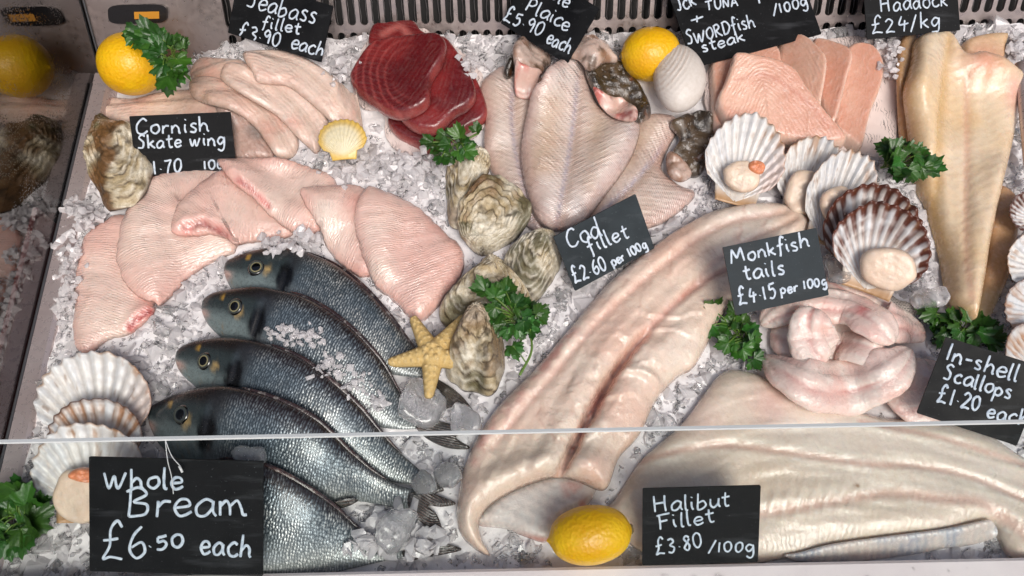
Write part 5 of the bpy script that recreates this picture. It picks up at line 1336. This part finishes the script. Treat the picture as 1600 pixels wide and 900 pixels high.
def lemon(pa, pb, rpx, z, label, seed, stem_end=1):
    A, B = P(pa[0], pa[1], z), P(pb[0], pb[1], z); ax = B - A; L = np.linalg.norm(ax); d = ax / L
    e1 = np.cross(d, (0, 0, 1.0)); e1 /= np.linalg.norm(e1); e2 = np.cross(e1, d)
    R = rpx * np.linalg.norm((A + B) / 2 - CAM) / F_PX
    n, K = 60, 56; t = np.linspace(0, 1, n) ; tt = .5 - .5 * np.cos(np.pi * t)
    body = np.sqrt(np.clip(1 - ((tt - .5) / .465) ** 2, 0, 1)) ** .88
    nip = .20 * np.clip((1 - tt) / .10, 0, 1) ** .5 * (tt > .88) + .17 * np.clip(tt / .08, 0, 1) ** .5 * (tt < .1)
    r = np.maximum(body, nip) * R
    r = np.convolve(np.pad(r, 2, mode='edge'), np.ones(5) / 5, 'valid'); r[0] = r[-1] = 0.0002
    an = np.linspace(0, 2 * np.pi, K, endpoint=False)
    lump = 1 + .05 * fbm(np.cos(an)[None] * 1.2 + seed, np.sin(an)[None] * 1.2 + tt[:, None] * 2, seed, 3)
    V = A + d * (tt * L)[:, None, None] + (r[:, None] * lump)[..., None] * (np.cos(an)[None, :, None] * e1 + np.sin(an)[None, :, None] * e2)
    root = empty('lemon', (A + B) / 2 - np.array([0, 0, R]), label, 'lemon', 'whole lemons')
    mk('fruit', V.reshape(-1, 3), grid_faces(n, K, True), M_lemon, root)
    e = B if stem_end else A; dd = d if stem_end else -d
    b = MB(); q = []
    for rr, o_ in ((.0001, .0022), (.0030, .0020), (.0044, .0006), (.0040, -.005)):
        for k in range(10):
            a = 2 * np.pi * k / 10; q.append(e - dd * .0025 + dd * o_ + (e1 * math.cos(a) + e2 * math.sin(a)) * rr * (1 + .2 * math.sin(3 * a)))
    b.add(q, grid_faces(4, 10, True)); b.build('stem_scar', M_stem, root)
    stamp(V.reshape(-1, 3))
lemon((152, 104), (258, 96), 42, .040, 'lemon in the far left corner beside parsley', 1)
lemon((968, 88), (1066, 82), 39, .042, 'lemon at the back behind the white clam', 2, 0)
lemon((854, 845), (990, 826), 43, .045, 'lemon at the front between the cod and the halibut sign', 3)
clam()

# ------------------------------------------------------------------ starfish
M_star = shell_mat('starfish_skin', .75, .0007, 420, (.86, .76, .58), 0)
def starfish():
    tips = np.array([(644, 494), (727, 493), (741, 573), (669, 623), (606, 566)], float); ctr = np.array([676, 553.])
    an = np.arctan2(tips[:, 1] - ctr[1], tips[:, 0] - ctr[0]); ln = np.hypot(tips[:, 0] - ctr[0], tips[:, 1] - ctr[1])
    o = np.argsort(an); an, ln = an[o], ln[o]
    zc = float(hs(drape_field(.01), P(676, 553, .02)[None, :2])[0]) + .004
    NA, NR = 240, 36
    b = MB(); V = []; C_ = []
    # one arm after another around a shared centre: radial grid whose rim follows the five arms
    A = np.linspace(-np.pi, np.pi, NA, endpoint=False)
    wid = 13.0
    R = np.zeros(NA)
    for i, a in enumerate(A):
        best = 0
        for q, l in zip(an, ln):
            da = (a - q + np.pi) % (2 * np.pi) - np.pi
            if abs(da) > 1.2: continue
            # distance along this ray to the flank of a tapering arm of half width wid
            c, s = math.cos(da), abs(math.sin(da))
            w0, w1 = wid * 1.45, wid * .50
            k = (w0 - w1) / l
            rr = w0 / (s + k * c) if (s + k * c) > 1e-6 else l
            rr = min(rr, l / max(c, .2)) if c > 0 else min(rr, wid)
            best = max(best, rr)
        R[i] = max(best, wid)
    R = np.convolve(np.pad(R, 2, mode='wrap'), np.array([.1, .2, .4, .2, .1]), 'valid')
    rho = np.linspace(0, 1, NR)
    for r in rho:
        for i, a in enumerate(A):
            x, y = ctr[0] + math.cos(a) * R[i] * r, ctr[1] + math.sin(a) * R[i] * r
            dmin = 1e9; along = 0; off = 0
            for q, l in zip(an, ln):
                dx, dy = x - ctr[0], y - ctr[1]
                t = min(max(dx * math.cos(q) + dy * math.sin(q), 0), l); dd = math.hypot(dx - t * math.cos(q), dy - t * math.sin(q))
                if dd < dmin: dmin, along, off, ll = dd, t, dd, l
            w = wid * (1.45 - .95 * along / ll)
            pr = max(0, 1 - (off / w) ** 2) ** .5
            tip = max(0., 1 - (max(along / ll - .9, 0) / .1) ** 2) ** .5
            hgt = (.015 - .008 * along / ll) * pr * (.5 + .5 * tip)
            bump = .0020 * max(0, math.sin(along * .62)) ** 2 * math.exp(-((off - .55 * w) / 2.6) ** 2) + .0016 * max(0, math.sin(along * .55 + 1)) ** 3 * math.exp(-(off / 2.6) ** 2)
            knob = .006 * sum(math.exp(-((x - ctr[0] - 11 * math.cos(q + .63)) ** 2 + (y - ctr[1] - 11 * math.sin(q + .63)) ** 2) / 14) for q in an)
            V.append(P(x, y, zc + .004) * np.array([1, 1, 0]) + np.array([0, 0, zc + hgt + bump + knob * .6]))
            k = (bump * 500 + knob * 90)
            C_.append(np.array(lin(218, 188, 126)) * (1 - min(k, 1) * .6) + np.array(lin(238, 216, 168)) * min(k, 1) * .6)
    V = np.array(V)
    f = grid_faces(NR, NA, True) + [tuple(range((NR - 1) * NA, NR * NA))]
    ob = mk('starfish', V, f, M_star, None, np.clip(C_, 0, 1))
    tag(ob, 'yellow dried starfish lying on the bream tails and an oyster', 'starfish')
starfish()

# ------------------------------------------------------------------ parsley
def leaf_mat():
    m, nt, b = mat0('parsley_leaf', Roughness=.38, Coat_Weight=.1)
    ob = N(nt, 'TexCoord').outputs['Object']; col = N(nt, 'Attribute', attribute_name='Col').outputs['Color']
    n1 = noise(nt, ob, 120, 3)
    nt.links.new(mixrgb(nt, 'MULTIPLY', mrange(nt, n1, .4, .65, 0, .6), col, (.6, .75, .5)), b.inputs['Base Color'])
    b.inputs['Transmission Weight'].default_value = 0
    b.inputs['Subsurface Weight'].default_value = .0
    nt.links.new(N(nt, 'Bump', {'Strength': 1.0, 'Distance': .0005, 'Height': noise(nt, ob, 420, 2)}).outputs[0], b.inputs['Normal'])
    return m
M_leaf = leaf_mat()
M_stalk, _, _ = mat0('parsley_stalk', Base_Color=c4(lin(96, 128, 52)), Roughness=.4)
def leaf(mb, base, d, up, L, rs):
    """a three lobed toothed leaf starting at base, heading d"""
    d = d / np.linalg.norm(d); side = np.cross(up, d); side /= np.linalg.norm(side); up = np.cross(d, side)
    col = np.array(lin(52, 96, 36)) * rs.uniform(.55, 1.3) * np.array([rs.uniform(.8, 1.35), 1, rs.uniform(.7, 1.1)]); col2 = col * np.array([1.5, 1.35, 1.1])
    NA = 91; th = np.linspace(-1.95, 1.95, NA)
    R = np.full(NA, .34)
    for k, (c, a, w) in enumerate(((0, 1.0, .46), (-.88, .86, .50), (.88, .86, .50), (-1.65, .50, .40), (1.65, .50, .40))):
        a *= rs.uniform(.88, 1.1); c += rs.uniform(-.08, .08)
        x = (th - c) / w
        R = np.maximum(R, np.where(np.abs(x) < 1.15, a * (1 - .34 * np.abs(x) ** 2.2) * (1 - .15 * np.abs(np.sin(x * 4.4 + .2))), 0))
    rings = (.0, .3, .6, .82, 1.0); v = []; cl = []; seed_ = rs.uniform(0, 6)
    curl = rs.uniform(-.5, .7); fold = rs.uniform(.12, .45); tw = rs.uniform(-.6, .6)
    for q in rings:
        for i in range(NA):
            r = R[i] * q; x = r * math.sin(th[i]); y = r * math.cos(th[i])
            z = fold * abs(math.sin(th[i] * 1.7)) * r - curl * r * r + tw * x * y + .06 * math.sin(th[i] * 9 + seed_) * r * q
            v.append(base + (d * (y + .18 * 0) + side * x + up * z) * L)
            vein = max(math.exp(-((th[i] - c) / .05) ** 2) for c in (0, -.98, .98)) * (1 - q * .5)
            cl.append(col * (1 - .6 * vein) + col2 * .6 * vein)
    mb.add(v, grid_faces(len(rings), NA), None); mb.c.append(np.clip(np.array(cl), 0, 1))
def parsley(label, stem, leaves, z, seed, big=1.0):
    """stem: picture points from the cut end; leaves: (x, y, angle in the picture in degrees, length in picture points, height)"""
    rs = random.Random(seed)
    s3 = [P(x, y, zz) for x, y, zz in stem]
    root = empty('parsley_sprig', s3[0], label, 'parsley', 'sprigs of flat parsley')
    st = MB(); lf = MB()
    sc = crom(np.array(s3), False, 8) if len(s3) > 2 else np.linspace(s3[0], s3[1], 10)
    st.tube(sc, np.linspace(.0014, .0008, len(sc)), 8)
    for (x, y, ang, ln, zz) in leaves:
        b = P(x, y, zz); dpx = np.linalg.norm(b - CAM) / F_PX
        k = np.argmin(np.linalg.norm(sc - b, axis=1)); s0 = sc[max(0, k - 2)]
        mid = (s0 + b) / 2 + np.array([0, 0, .004])
        st.tube(crom(np.array([s0, mid, b]), False, 6), .0007, 6)
        a = math.radians(ang)
        d = _r * math.cos(a) + _u * math.sin(a); d = d + np.array([0, 0, rs.uniform(-.25, .35)])
        up = np.array([rs.uniform(-.8, .8), rs.uniform(-.9, .5), 1.0])
        n0 = len(lf.v)
        leaf(lf, b, d, up, ln * .9 * dpx, rs)
    st.build('stalk', M_stalk, root); lf.build('leaves', M_leaf, root)
    return root
def rnd_leaves(cx, cy, rx, ry, n, L, z, seed):
    rs = random.Random(seed); o = []
    n = int(n * 2.1); L = L * .72
    for i in range(n):
        a = 2 * math.pi * (i * 2.4 + rs.random() * .6) / n; r = rs.uniform(.02, .95) ** .5
        x, y = cx + rx * r * math.cos(a) * .55, cy + ry * r * math.sin(a) * .55
        o.append((x, y, -math.degrees(math.atan2(y - cy, x - cx)) + rs.uniform(-55, 55), L * rs.uniform(.75, 1.1), z + rs.uniform(-.010, .012)))
    return o
hp = lambda x, y: float(hs(H, P(x, y, .02)[None, :2])[0])
def par(label, stem, cx, cy, rx, ry, n, L, seed, extra=(), up=.012):
    z = max(hp(cx, cy), hp(cx - rx * .5, cy), hp(cx + rx * .5, cy)) + up
    parsley(label, [(x, y, max(z - .008, hp(x, y) + .003)) for x, y in stem], rnd_leaves(cx, cy, rx, ry, n, L, z, seed) + [(a, b, c + k, d * .72, z + .004 + .002 * (k > 0)) for a, b, c, d in extra for k in (0, 38)], z, seed)
par('parsley sprig on the shells beside the haddock fillet', [(1376, 262), (1400, 258), (1430, 250)], 1420, 250, 52, 40, 11, 36, 101, [(1388, 235, 100, 36), (1448, 262, -30, 38), (1400, 250, 60, 30)])
par('parsley sprig under the corner of the monkfish sign', [(1180, 560), (1160, 530), (1130, 500)], 1152, 525, 42, 44, 10, 38, 102, [(1118, 488, 150, 46), (1112, 508, 200, 36), (1150, 490, 85, 36), (1178, 560, -60, 34)])
par('parsley sprig behind the scallop sign', [(1560, 560), (1530, 525), (1490, 505)], 1500, 512, 70, 34, 11, 40, 103, [(1462, 490, 160, 40), (1480, 520, 200, 34), (1548, 530, -40, 36)])
par('parsley sprig spread over the oysters', [(812, 586), (830, 550), (826, 520), (800, 490)], 795, 485, 62, 58, 13, 42, 104, [(760, 455, 140, 44), (790, 455, 80, 40), (838, 492, 10, 40), (800, 540, -80, 40), (765, 490, 190, 36), (828, 510, -20, 34)])
par('parsley sprig between the tuna and the top oyster', [(748, 208), (720, 222), (700, 232)], 708, 228, 48, 30, 9, 34, 105, [(676, 222, 170, 32), (690, 245, -110, 26), (744, 206, 50, 26)])
par('parsley sprig draped over the lemon in the corner', [(262, 92), (272, 80), (240, 58)], 262, 88, 30, 48, 7, 40, 106, [(235, 58, 170, 48), (215, 52, 190, 36), (262, 118, -95, 44), (275, 110, -60, 40), (285, 75, 60, 26), (250, 60, 120, 36)], up=.03)
par('parsley sprig at the left end beside the front scallop', [(62, 838), (40, 815), (10, 800)], 22, 810, 50, 58, 9, 52, 107, [(60, 790, 40, 34), (30, 770, 100, 40), (10, 845, -110, 46)], up=.022)

# ------------------------------------------------------------------ price signs
sign([(148, 709), (417, 726), (405, 895), (131, 897)], .092, .046,
     [('Whole', 163, 762, 286, 764, 18), ('Bream', 198, 809, 386, 805, 25), ('£6', 156, 871, 230, 872, 32), ('.50', 230, 862, 290, 852, 14), ('each', 312, 866, 392, 870, 20)],
     'large black board reading Whole Bream £6.50 each', M_black, .0013)
sb = [o for o in COL.objects if o.get('label', '').startswith('large black board')][0]
b = MB()
for pts in ([(258, 686, .100), (262, 720, .096), (268, 745, .092), (271, 772, .088)], [(258, 686, .100), (268, 712, .098), (281, 728, .096), (285, 738, .093)]):
    b.tube(crom(np.array([P(x, y, z) for x, y, z in pts]), False, 8), .0004, 6)
b.tube([P(280, 728, .0965), P(285, 738, .0935)], .0011, 8)
b.build('nylon_thread', mat0('nylon', Base_Color=(.8, .8, .8, 1), Roughness=.2)[0], sb)
sign([(203, 181), (361, 175), (370, 278), (214, 286)], .046, .004,
     [('Cornish', 212, 210, 327, 206, 14), ('Skate wing', 215, 233, 352, 226, 12), ('£1.70', 221, 274, 285, 268, 14), ('100g', 318, 265, 362, 262, 9)],
     'black board reading Cornish Skate wing', M_black, .0011)
sign([(374, -36), (521, 10), (501, 97), (354, 51)], .080, .040,
     [('Seabass', 384, 10, 491, 38, 16), ('fillet', 408, 42, 468, 54, 11), ('£3.90', 370, 58, 436, 73, 14), ('each', 453, 74, 503, 90, 13)],
     'black board reading Seabass fillet £3.90 each', M_black, .0011)
sign([(838, -45), (943, 18), (880, 96), (775, 31)], .085, .045,
     [('Sole', 846, -12, 886, 13, 13), ('Plaice', 820, 15, 886, 49, 13), ('£5.90', 784, 30, 844, 57, 14), ('each', 852, 66, 888, 84, 13)],
     'tilted black board reading Plaice £5.90 each', M_black, .0011)
sign([(1040, -66), (1240, -116), (1268, 56), (1070, 108)], .085, .045,
     [('Jck', 1058, 18, 1088, 8, 13), ('TUNA', 1104, 17, 1154, 9, 9), ('9.', 1178, 8, 1196, 2, 13), ('/100g', 1208, 24, 1262, 8, 10), ('+', 1078, 40, 1102, 34, 11), ('SWORDfish', 1074, 70, 1180, 42, 12), ('steak', 1097, 81, 1164, 64, 10)],
     'wide black board reading TUNA + SWORDfish steak', M_black, .0011)
sign([(1350, -44), (1496, -58), (1497, 47), (1352, 62)], .085, .050,
     [('Haddock', 1376, 19, 1481, 9, 14), ('£24/kg', 1361, 53, 1470, 42, 15)],
     'black board reading Haddock £24/kg', M_black, .0010)
sign([(868, 360), (999, 309), (1017, 382), (896, 465)], .062, .018,
     [('Cod', 889, 388, 940, 368, 17), ('fillet', 922, 397, 984, 370, 14), ('£2.60', 898, 443, 950, 421, 15), ('per 100g', 958, 417, 1012, 386, 9)],
     'grey slate board reading Cod fillet, half behind the cod', M_slate, .0011)
sign([(1126, 387), (1272, 357), (1299, 460), (1153, 492)], .088, .058,
     [('Monkfish', 1143, 413, 1264, 386, 13), ('tails', 1163, 438, 1227, 427, 14), ('£4.15', 1154, 477, 1214, 465, 15), ('per 100g', 1220, 460, 1293, 445, 9)],
     'grey slate board reading Monkfish tails £4.15 per 100g', M_slate, .0011)
sign([(1469, 524), (1622, 573), (1604, 700), (1442, 648)], .078, .040,
     [('In-shell', 1476, 562, 1588, 596, 15), ('Scallops', 1472, 592, 1578, 624, 14), ('£1.20', 1462, 628, 1530, 643, 16), ('each', 1540, 651, 1604, 666, 14)],
     'black board reading In-shell Scallops £1.20 each', M_black, .0011)
sign([(1000, 765), (1180, 758), (1193, 879), (1008, 882)], .072, .030,
     [('Halibut', 1022, 801, 1140, 791, 14), ('Fillet', 1030, 827, 1117, 816, 13), ('£3.80', 1024, 867, 1098, 855, 15), ('/100g', 1106, 862, 1178, 862, 11)],
     'small black board reading Halibut Fillet £3.80/100g', M_black, .0009)

# ------------------------------------------------------------------ ice
def ice_mat(name, trans, base, ssw=1.0, tl=0.0):
    m, nt, b = mat0(name)
    ob = N(nt, 'TexCoord').outputs['Object']
    n1 = noise(nt, ob, 22, 4); n2 = noise(nt, ob, 260, 3)
    nt.links.new(mixrgb(nt, 'MIX', mrange(nt, n1, .35, .65, 0, 1), base, tuple(v * .93 for v in base)), b.inputs['Base Color'])
    nt.links.new(mrange(nt, n2, .3, .7, .08, .3), b.inputs['Roughness'])
    b.inputs['IOR'].default_value = 1.31
    b.inputs['Transmission Weight'].default_value = trans
    b.inputs['Subsurface Weight'].default_value = ssw
    b.inputs['Subsurface Radius'].default_value = (1, .95, .96); b.inputs['Subsurface Scale'].default_value = .005
    nt.links.new(N(nt, 'Bump', {'Strength': 1.0, 'Distance': .0008, 'Height': n2}).outputs[0], b.inputs['Normal'])
    b.inputs['Coat Weight'].default_value = .8; b.inputs['Coat Roughness'].default_value = .06
    if tl:
        t_ = N(nt, 'BsdfTranslucent', {'Color': c4(base)}); mx = N(nt, 'MixShader', {0: tl}); o_ = nt.nodes['Material Output']
        nt.links.new(b.outputs[0], mx.inputs[1]); nt.links.new(t_.outputs[0], mx.inputs[2]); nt.links.new(mx.outputs[0], o_.inputs[0])
    return m
M_ice = ice_mat('crushed_ice', .30, (.95, .93, .937), 0.0, .35)
M_icebed = ice_mat('packed_ice', .0, (.91, .885, .89), 0.0)
M_clear = ice_mat('clear_ice', .85, (.98, .975, .98))
def chunk_template(seed, k=14, flat=.7):
    rs = np.random.default_rng(seed)
    p = rs.normal(size=(k, 3)); p /= np.linalg.norm(p, axis=1)[:, None]; p *= rs.uniform(.65, 1.1, (k, 1)); p[:, 2] *= flat
    bm = bmesh.new()
    for q in p: bm.verts.new(q)
    bmesh.ops.convex_hull(bm, input=bm.verts)
    for v in [v for v in bm.verts if not v.link_faces]: bm.verts.remove(v)
    bm.verts.index_update()
    v = np.array([tuple(x.co) for x in bm.verts]); f = [tuple(x.index for x in q.verts) for q in bm.faces]
    bm.free(); return v, f
TPL = [chunk_template(200 + i, random.choice((10, 13, 17)), random.choice((.22, .35, .6, .85))) for i in range(24)]
def rotm(rs):
    q = rs.normal(size=4); q /= np.linalg.norm(q); w, x, y, z = q
    return np.array([[1 - 2 * (y * y + z * z), 2 * (x * y - z * w), 2 * (x * z + y * w)], [2 * (x * y + z * w), 1 - 2 * (x * x + z * z), 2 * (y * z - x * w)], [2 * (x * z - y * w), 2 * (y * z + x * w), 1 - 2 * (x * x + y * y)]])
def add_chunk(mb, c, r, rs):
    v, f = TPL[rs.integers(len(TPL))]
    mb.add(((v @ rotm(rs).T) * np.array([1, 1, .75])) * r * rs.uniform(.75, 1.25, (1, 3)) + c, f)
# the packed bed
xs = np.arange(-.50, .74, .004); ys = np.arange(YF + .001, YB + .03, .004)
BX, BY = np.meshgrid(xs, ys, indexing='ij')
BZ = ice_level(BX, BY) + .008 * fbm(BX * 110, BY * 110, 3, 3) - .001
ice = mk('ice_bed', np.stack([BX, BY, BZ], 2).reshape(-1, 3), grid_faces(len(xs), len(ys)), M_icebed, None)
tag(ice, 'bed of packed crushed ice that the fish and shells lie on', 'ice', kind='stuff')
rs = np.random.default_rng(5)
covered = (H - H0) > .0025
cov = covered
core = 1 - _shift_max(_shift_max(1 - covered.astype(float), 2, 0), 2, 1)
mb = MB(); mbc = MB(); cnt = 0
for k in range(64000):
    x, y = rs.uniform(-.478, .72), rs.uniform(YF + .004, YB + .024)
    i, j = int(round((x - HX0) / HC)), int(round((y - HY0) / HC))
    if cov[i, j]: continue
    p = IP(np.array([[x, y, 0.]]))[0]
    if not (-30 < p[0] < 1640 and -10 < p[1] < 910): continue
    r = min(max(rs.lognormal(math.log(.0032), .66), .0010), .014)
    add_chunk(mbc if rs.random() < .30 else mb, np.array([x, y, H0[i, j] + r * rs.uniform(-.75, .35)]), r, rs); cnt += 1
loose = mb.build('loose_ice', M_ice, None, False)
tag(loose, 'loose crushed ice pieces filling the gaps between the fish', 'ice', kind='stuff')
clear = mbc.build('clear_ice', M_clear, None, False)
tag(clear, 'glassy clear ice pieces scattered among the white crushed ice', 'ice', kind='stuff')
# heaps of ice that lie on other things or stand out from the bed
def heap(label, pts, mat, seed, name='ice_heap', rr=(.003, .008), kind=None):
    rs = np.random.default_rng(seed); mb = MB()
    for (cx, cy, w, h, n, lift) in pts:
        for q in range(n):
            x, y = cx + rs.normal() * w * .45, cy + rs.normal() * h * .45
            v = P(x, y, .03); z = hs(H, v[None, :2])[0]; v = P(x, y, z); z = hs(H, v[None, :2])[0]
            e = max(0, 1 - ((x - cx) / w) ** 2 - ((y - cy) / h) ** 2)
            r = rs.uniform(*rr)
            add_chunk(mb, P(x, y, z + r * .4 + lift * e * rs.random()), r, rs)
    o = mb.build(name, mat, None, False)
    return tag(o, label, 'ice', 'ice heaps standing out from the bed')
heap('ice heap at the left rail below the large oyster', [(125, 335, 34, 26, 90, .025), (108, 410, 22, 50, 60, .010), (100, 470, 18, 40, 40, .006)], M_ice, 1, rr=(.003, .007))
heap('crushed ice on the second sea bream', [(440, 520, 26, 16, 34, .004), (480, 528, 34, 20, 46, .005), (520, 575, 30, 22, 40, .004), (560, 600, 26, 24, 30, .003), (590, 630, 26, 20, 30, .003)], M_ice, 2, rr=(.002, .0048))
heap('heap of jagged ice in front of the bream tails', [(610, 830, 40, 34, 60, .020), (660, 850, 40, 26, 40, .010), (570, 850, 30, 24, 26, .008)], M_ice, 3, rr=(.004, .010))
heap('ice heap between the sea bass sign and the tuna', [(535, 100, 26, 34, 60, .020)], M_ice, 4, rr=(.003, .008))
heap('ice heap between the tuna and the left plaice', [(738, 92, 20, 20, 50, .016)], M_ice, 5, rr=(.003, .007))
heap('ice heap between the swordfish and the haddock', [(1392, 92, 16, 34, 46, .014), (1376, 70, 20, 8, 16, .008)], M_ice, 6, rr=(.003, .007))
heap('ice heap in the far right corner by the haddock', [(1592, 74, 22, 22, 40, .016)], M_ice, 7, rr=(.003, .008))
heap('ice heap above the pink skate wings near the yellow shell', [(560, 262, 50, 20, 80, .012), (640, 262, 50, 34, 80, .008)], M_ice, 8, rr=(.003, .009))
heap('ice caught on the left skate wings near the bream heads', [(470, 372, 26, 20, 26, .008), (425, 385, 24, 14, 22, .005)], M_ice, 9, rr=(.003, .008))
# single large lumps
def lump(label, out, th, lift=0, seed=0):
    def hf(c, t): return t * (.75 + .5 * c.noise(40)) + c.e * (.004 * np.round(c.noise(55, 2) * 5) / 5)
    o = slab('ice_lump', out, th, M_clear, edge=.006, step=.0045, stiff=.012, hfun=hf, lift=lift, color=(.9, .9, .9), jit=4, seed=seed, do_stamp=True)
    tag(o, label, 'ice lump', 'large single lumps of ice')
lump('clear flat ice lump just below the starfish', [(632, 600), (660, 590), (690, 612), (698, 632), (672, 668), (640, 658), (620, 640)], .013, 0, 1)
lump('ice lump touching the left edge of the cod fillet', [(704, 640), (716, 628), (742, 640), (752, 665), (735, 676), (706, 672)], .014, 0, 2)
lump('small oblong ice lump lying on the dark eyed bream', [(362, 700), (378, 695), (408, 698), (417, 708), (412, 724), (380, 722), (363, 714)], .010, 0, 3)
lump('round ice lump beside the bream tails, above the front heap', [(676, 738), (690, 722), (712, 726), (722, 744), (708, 760), (684, 758)], .015, 0, 4)
lump('round ice lump next to the forked bream tail', [(640, 752), (656, 734), (672, 740), (684, 758), (672, 770), (648, 768)], .013, 0, 5)
lump('tall jagged ice lump standing on the front heap', [(584, 840), (606, 800), (650, 798), (640, 836), (612, 868)], .022, .006, 6)
lump('ice lump wedged under the striped scallop', [(1290, 400), (1310, 398), (1330, 425), (1322, 440), (1298, 436)], .012, 0, 7)
lump('pale ice lump below the striped scallop beside the haddock', [(1425, 456), (1450, 450), (1478, 452), (1480, 474), (1450, 480), (1428, 476)], .013, .004, 8)
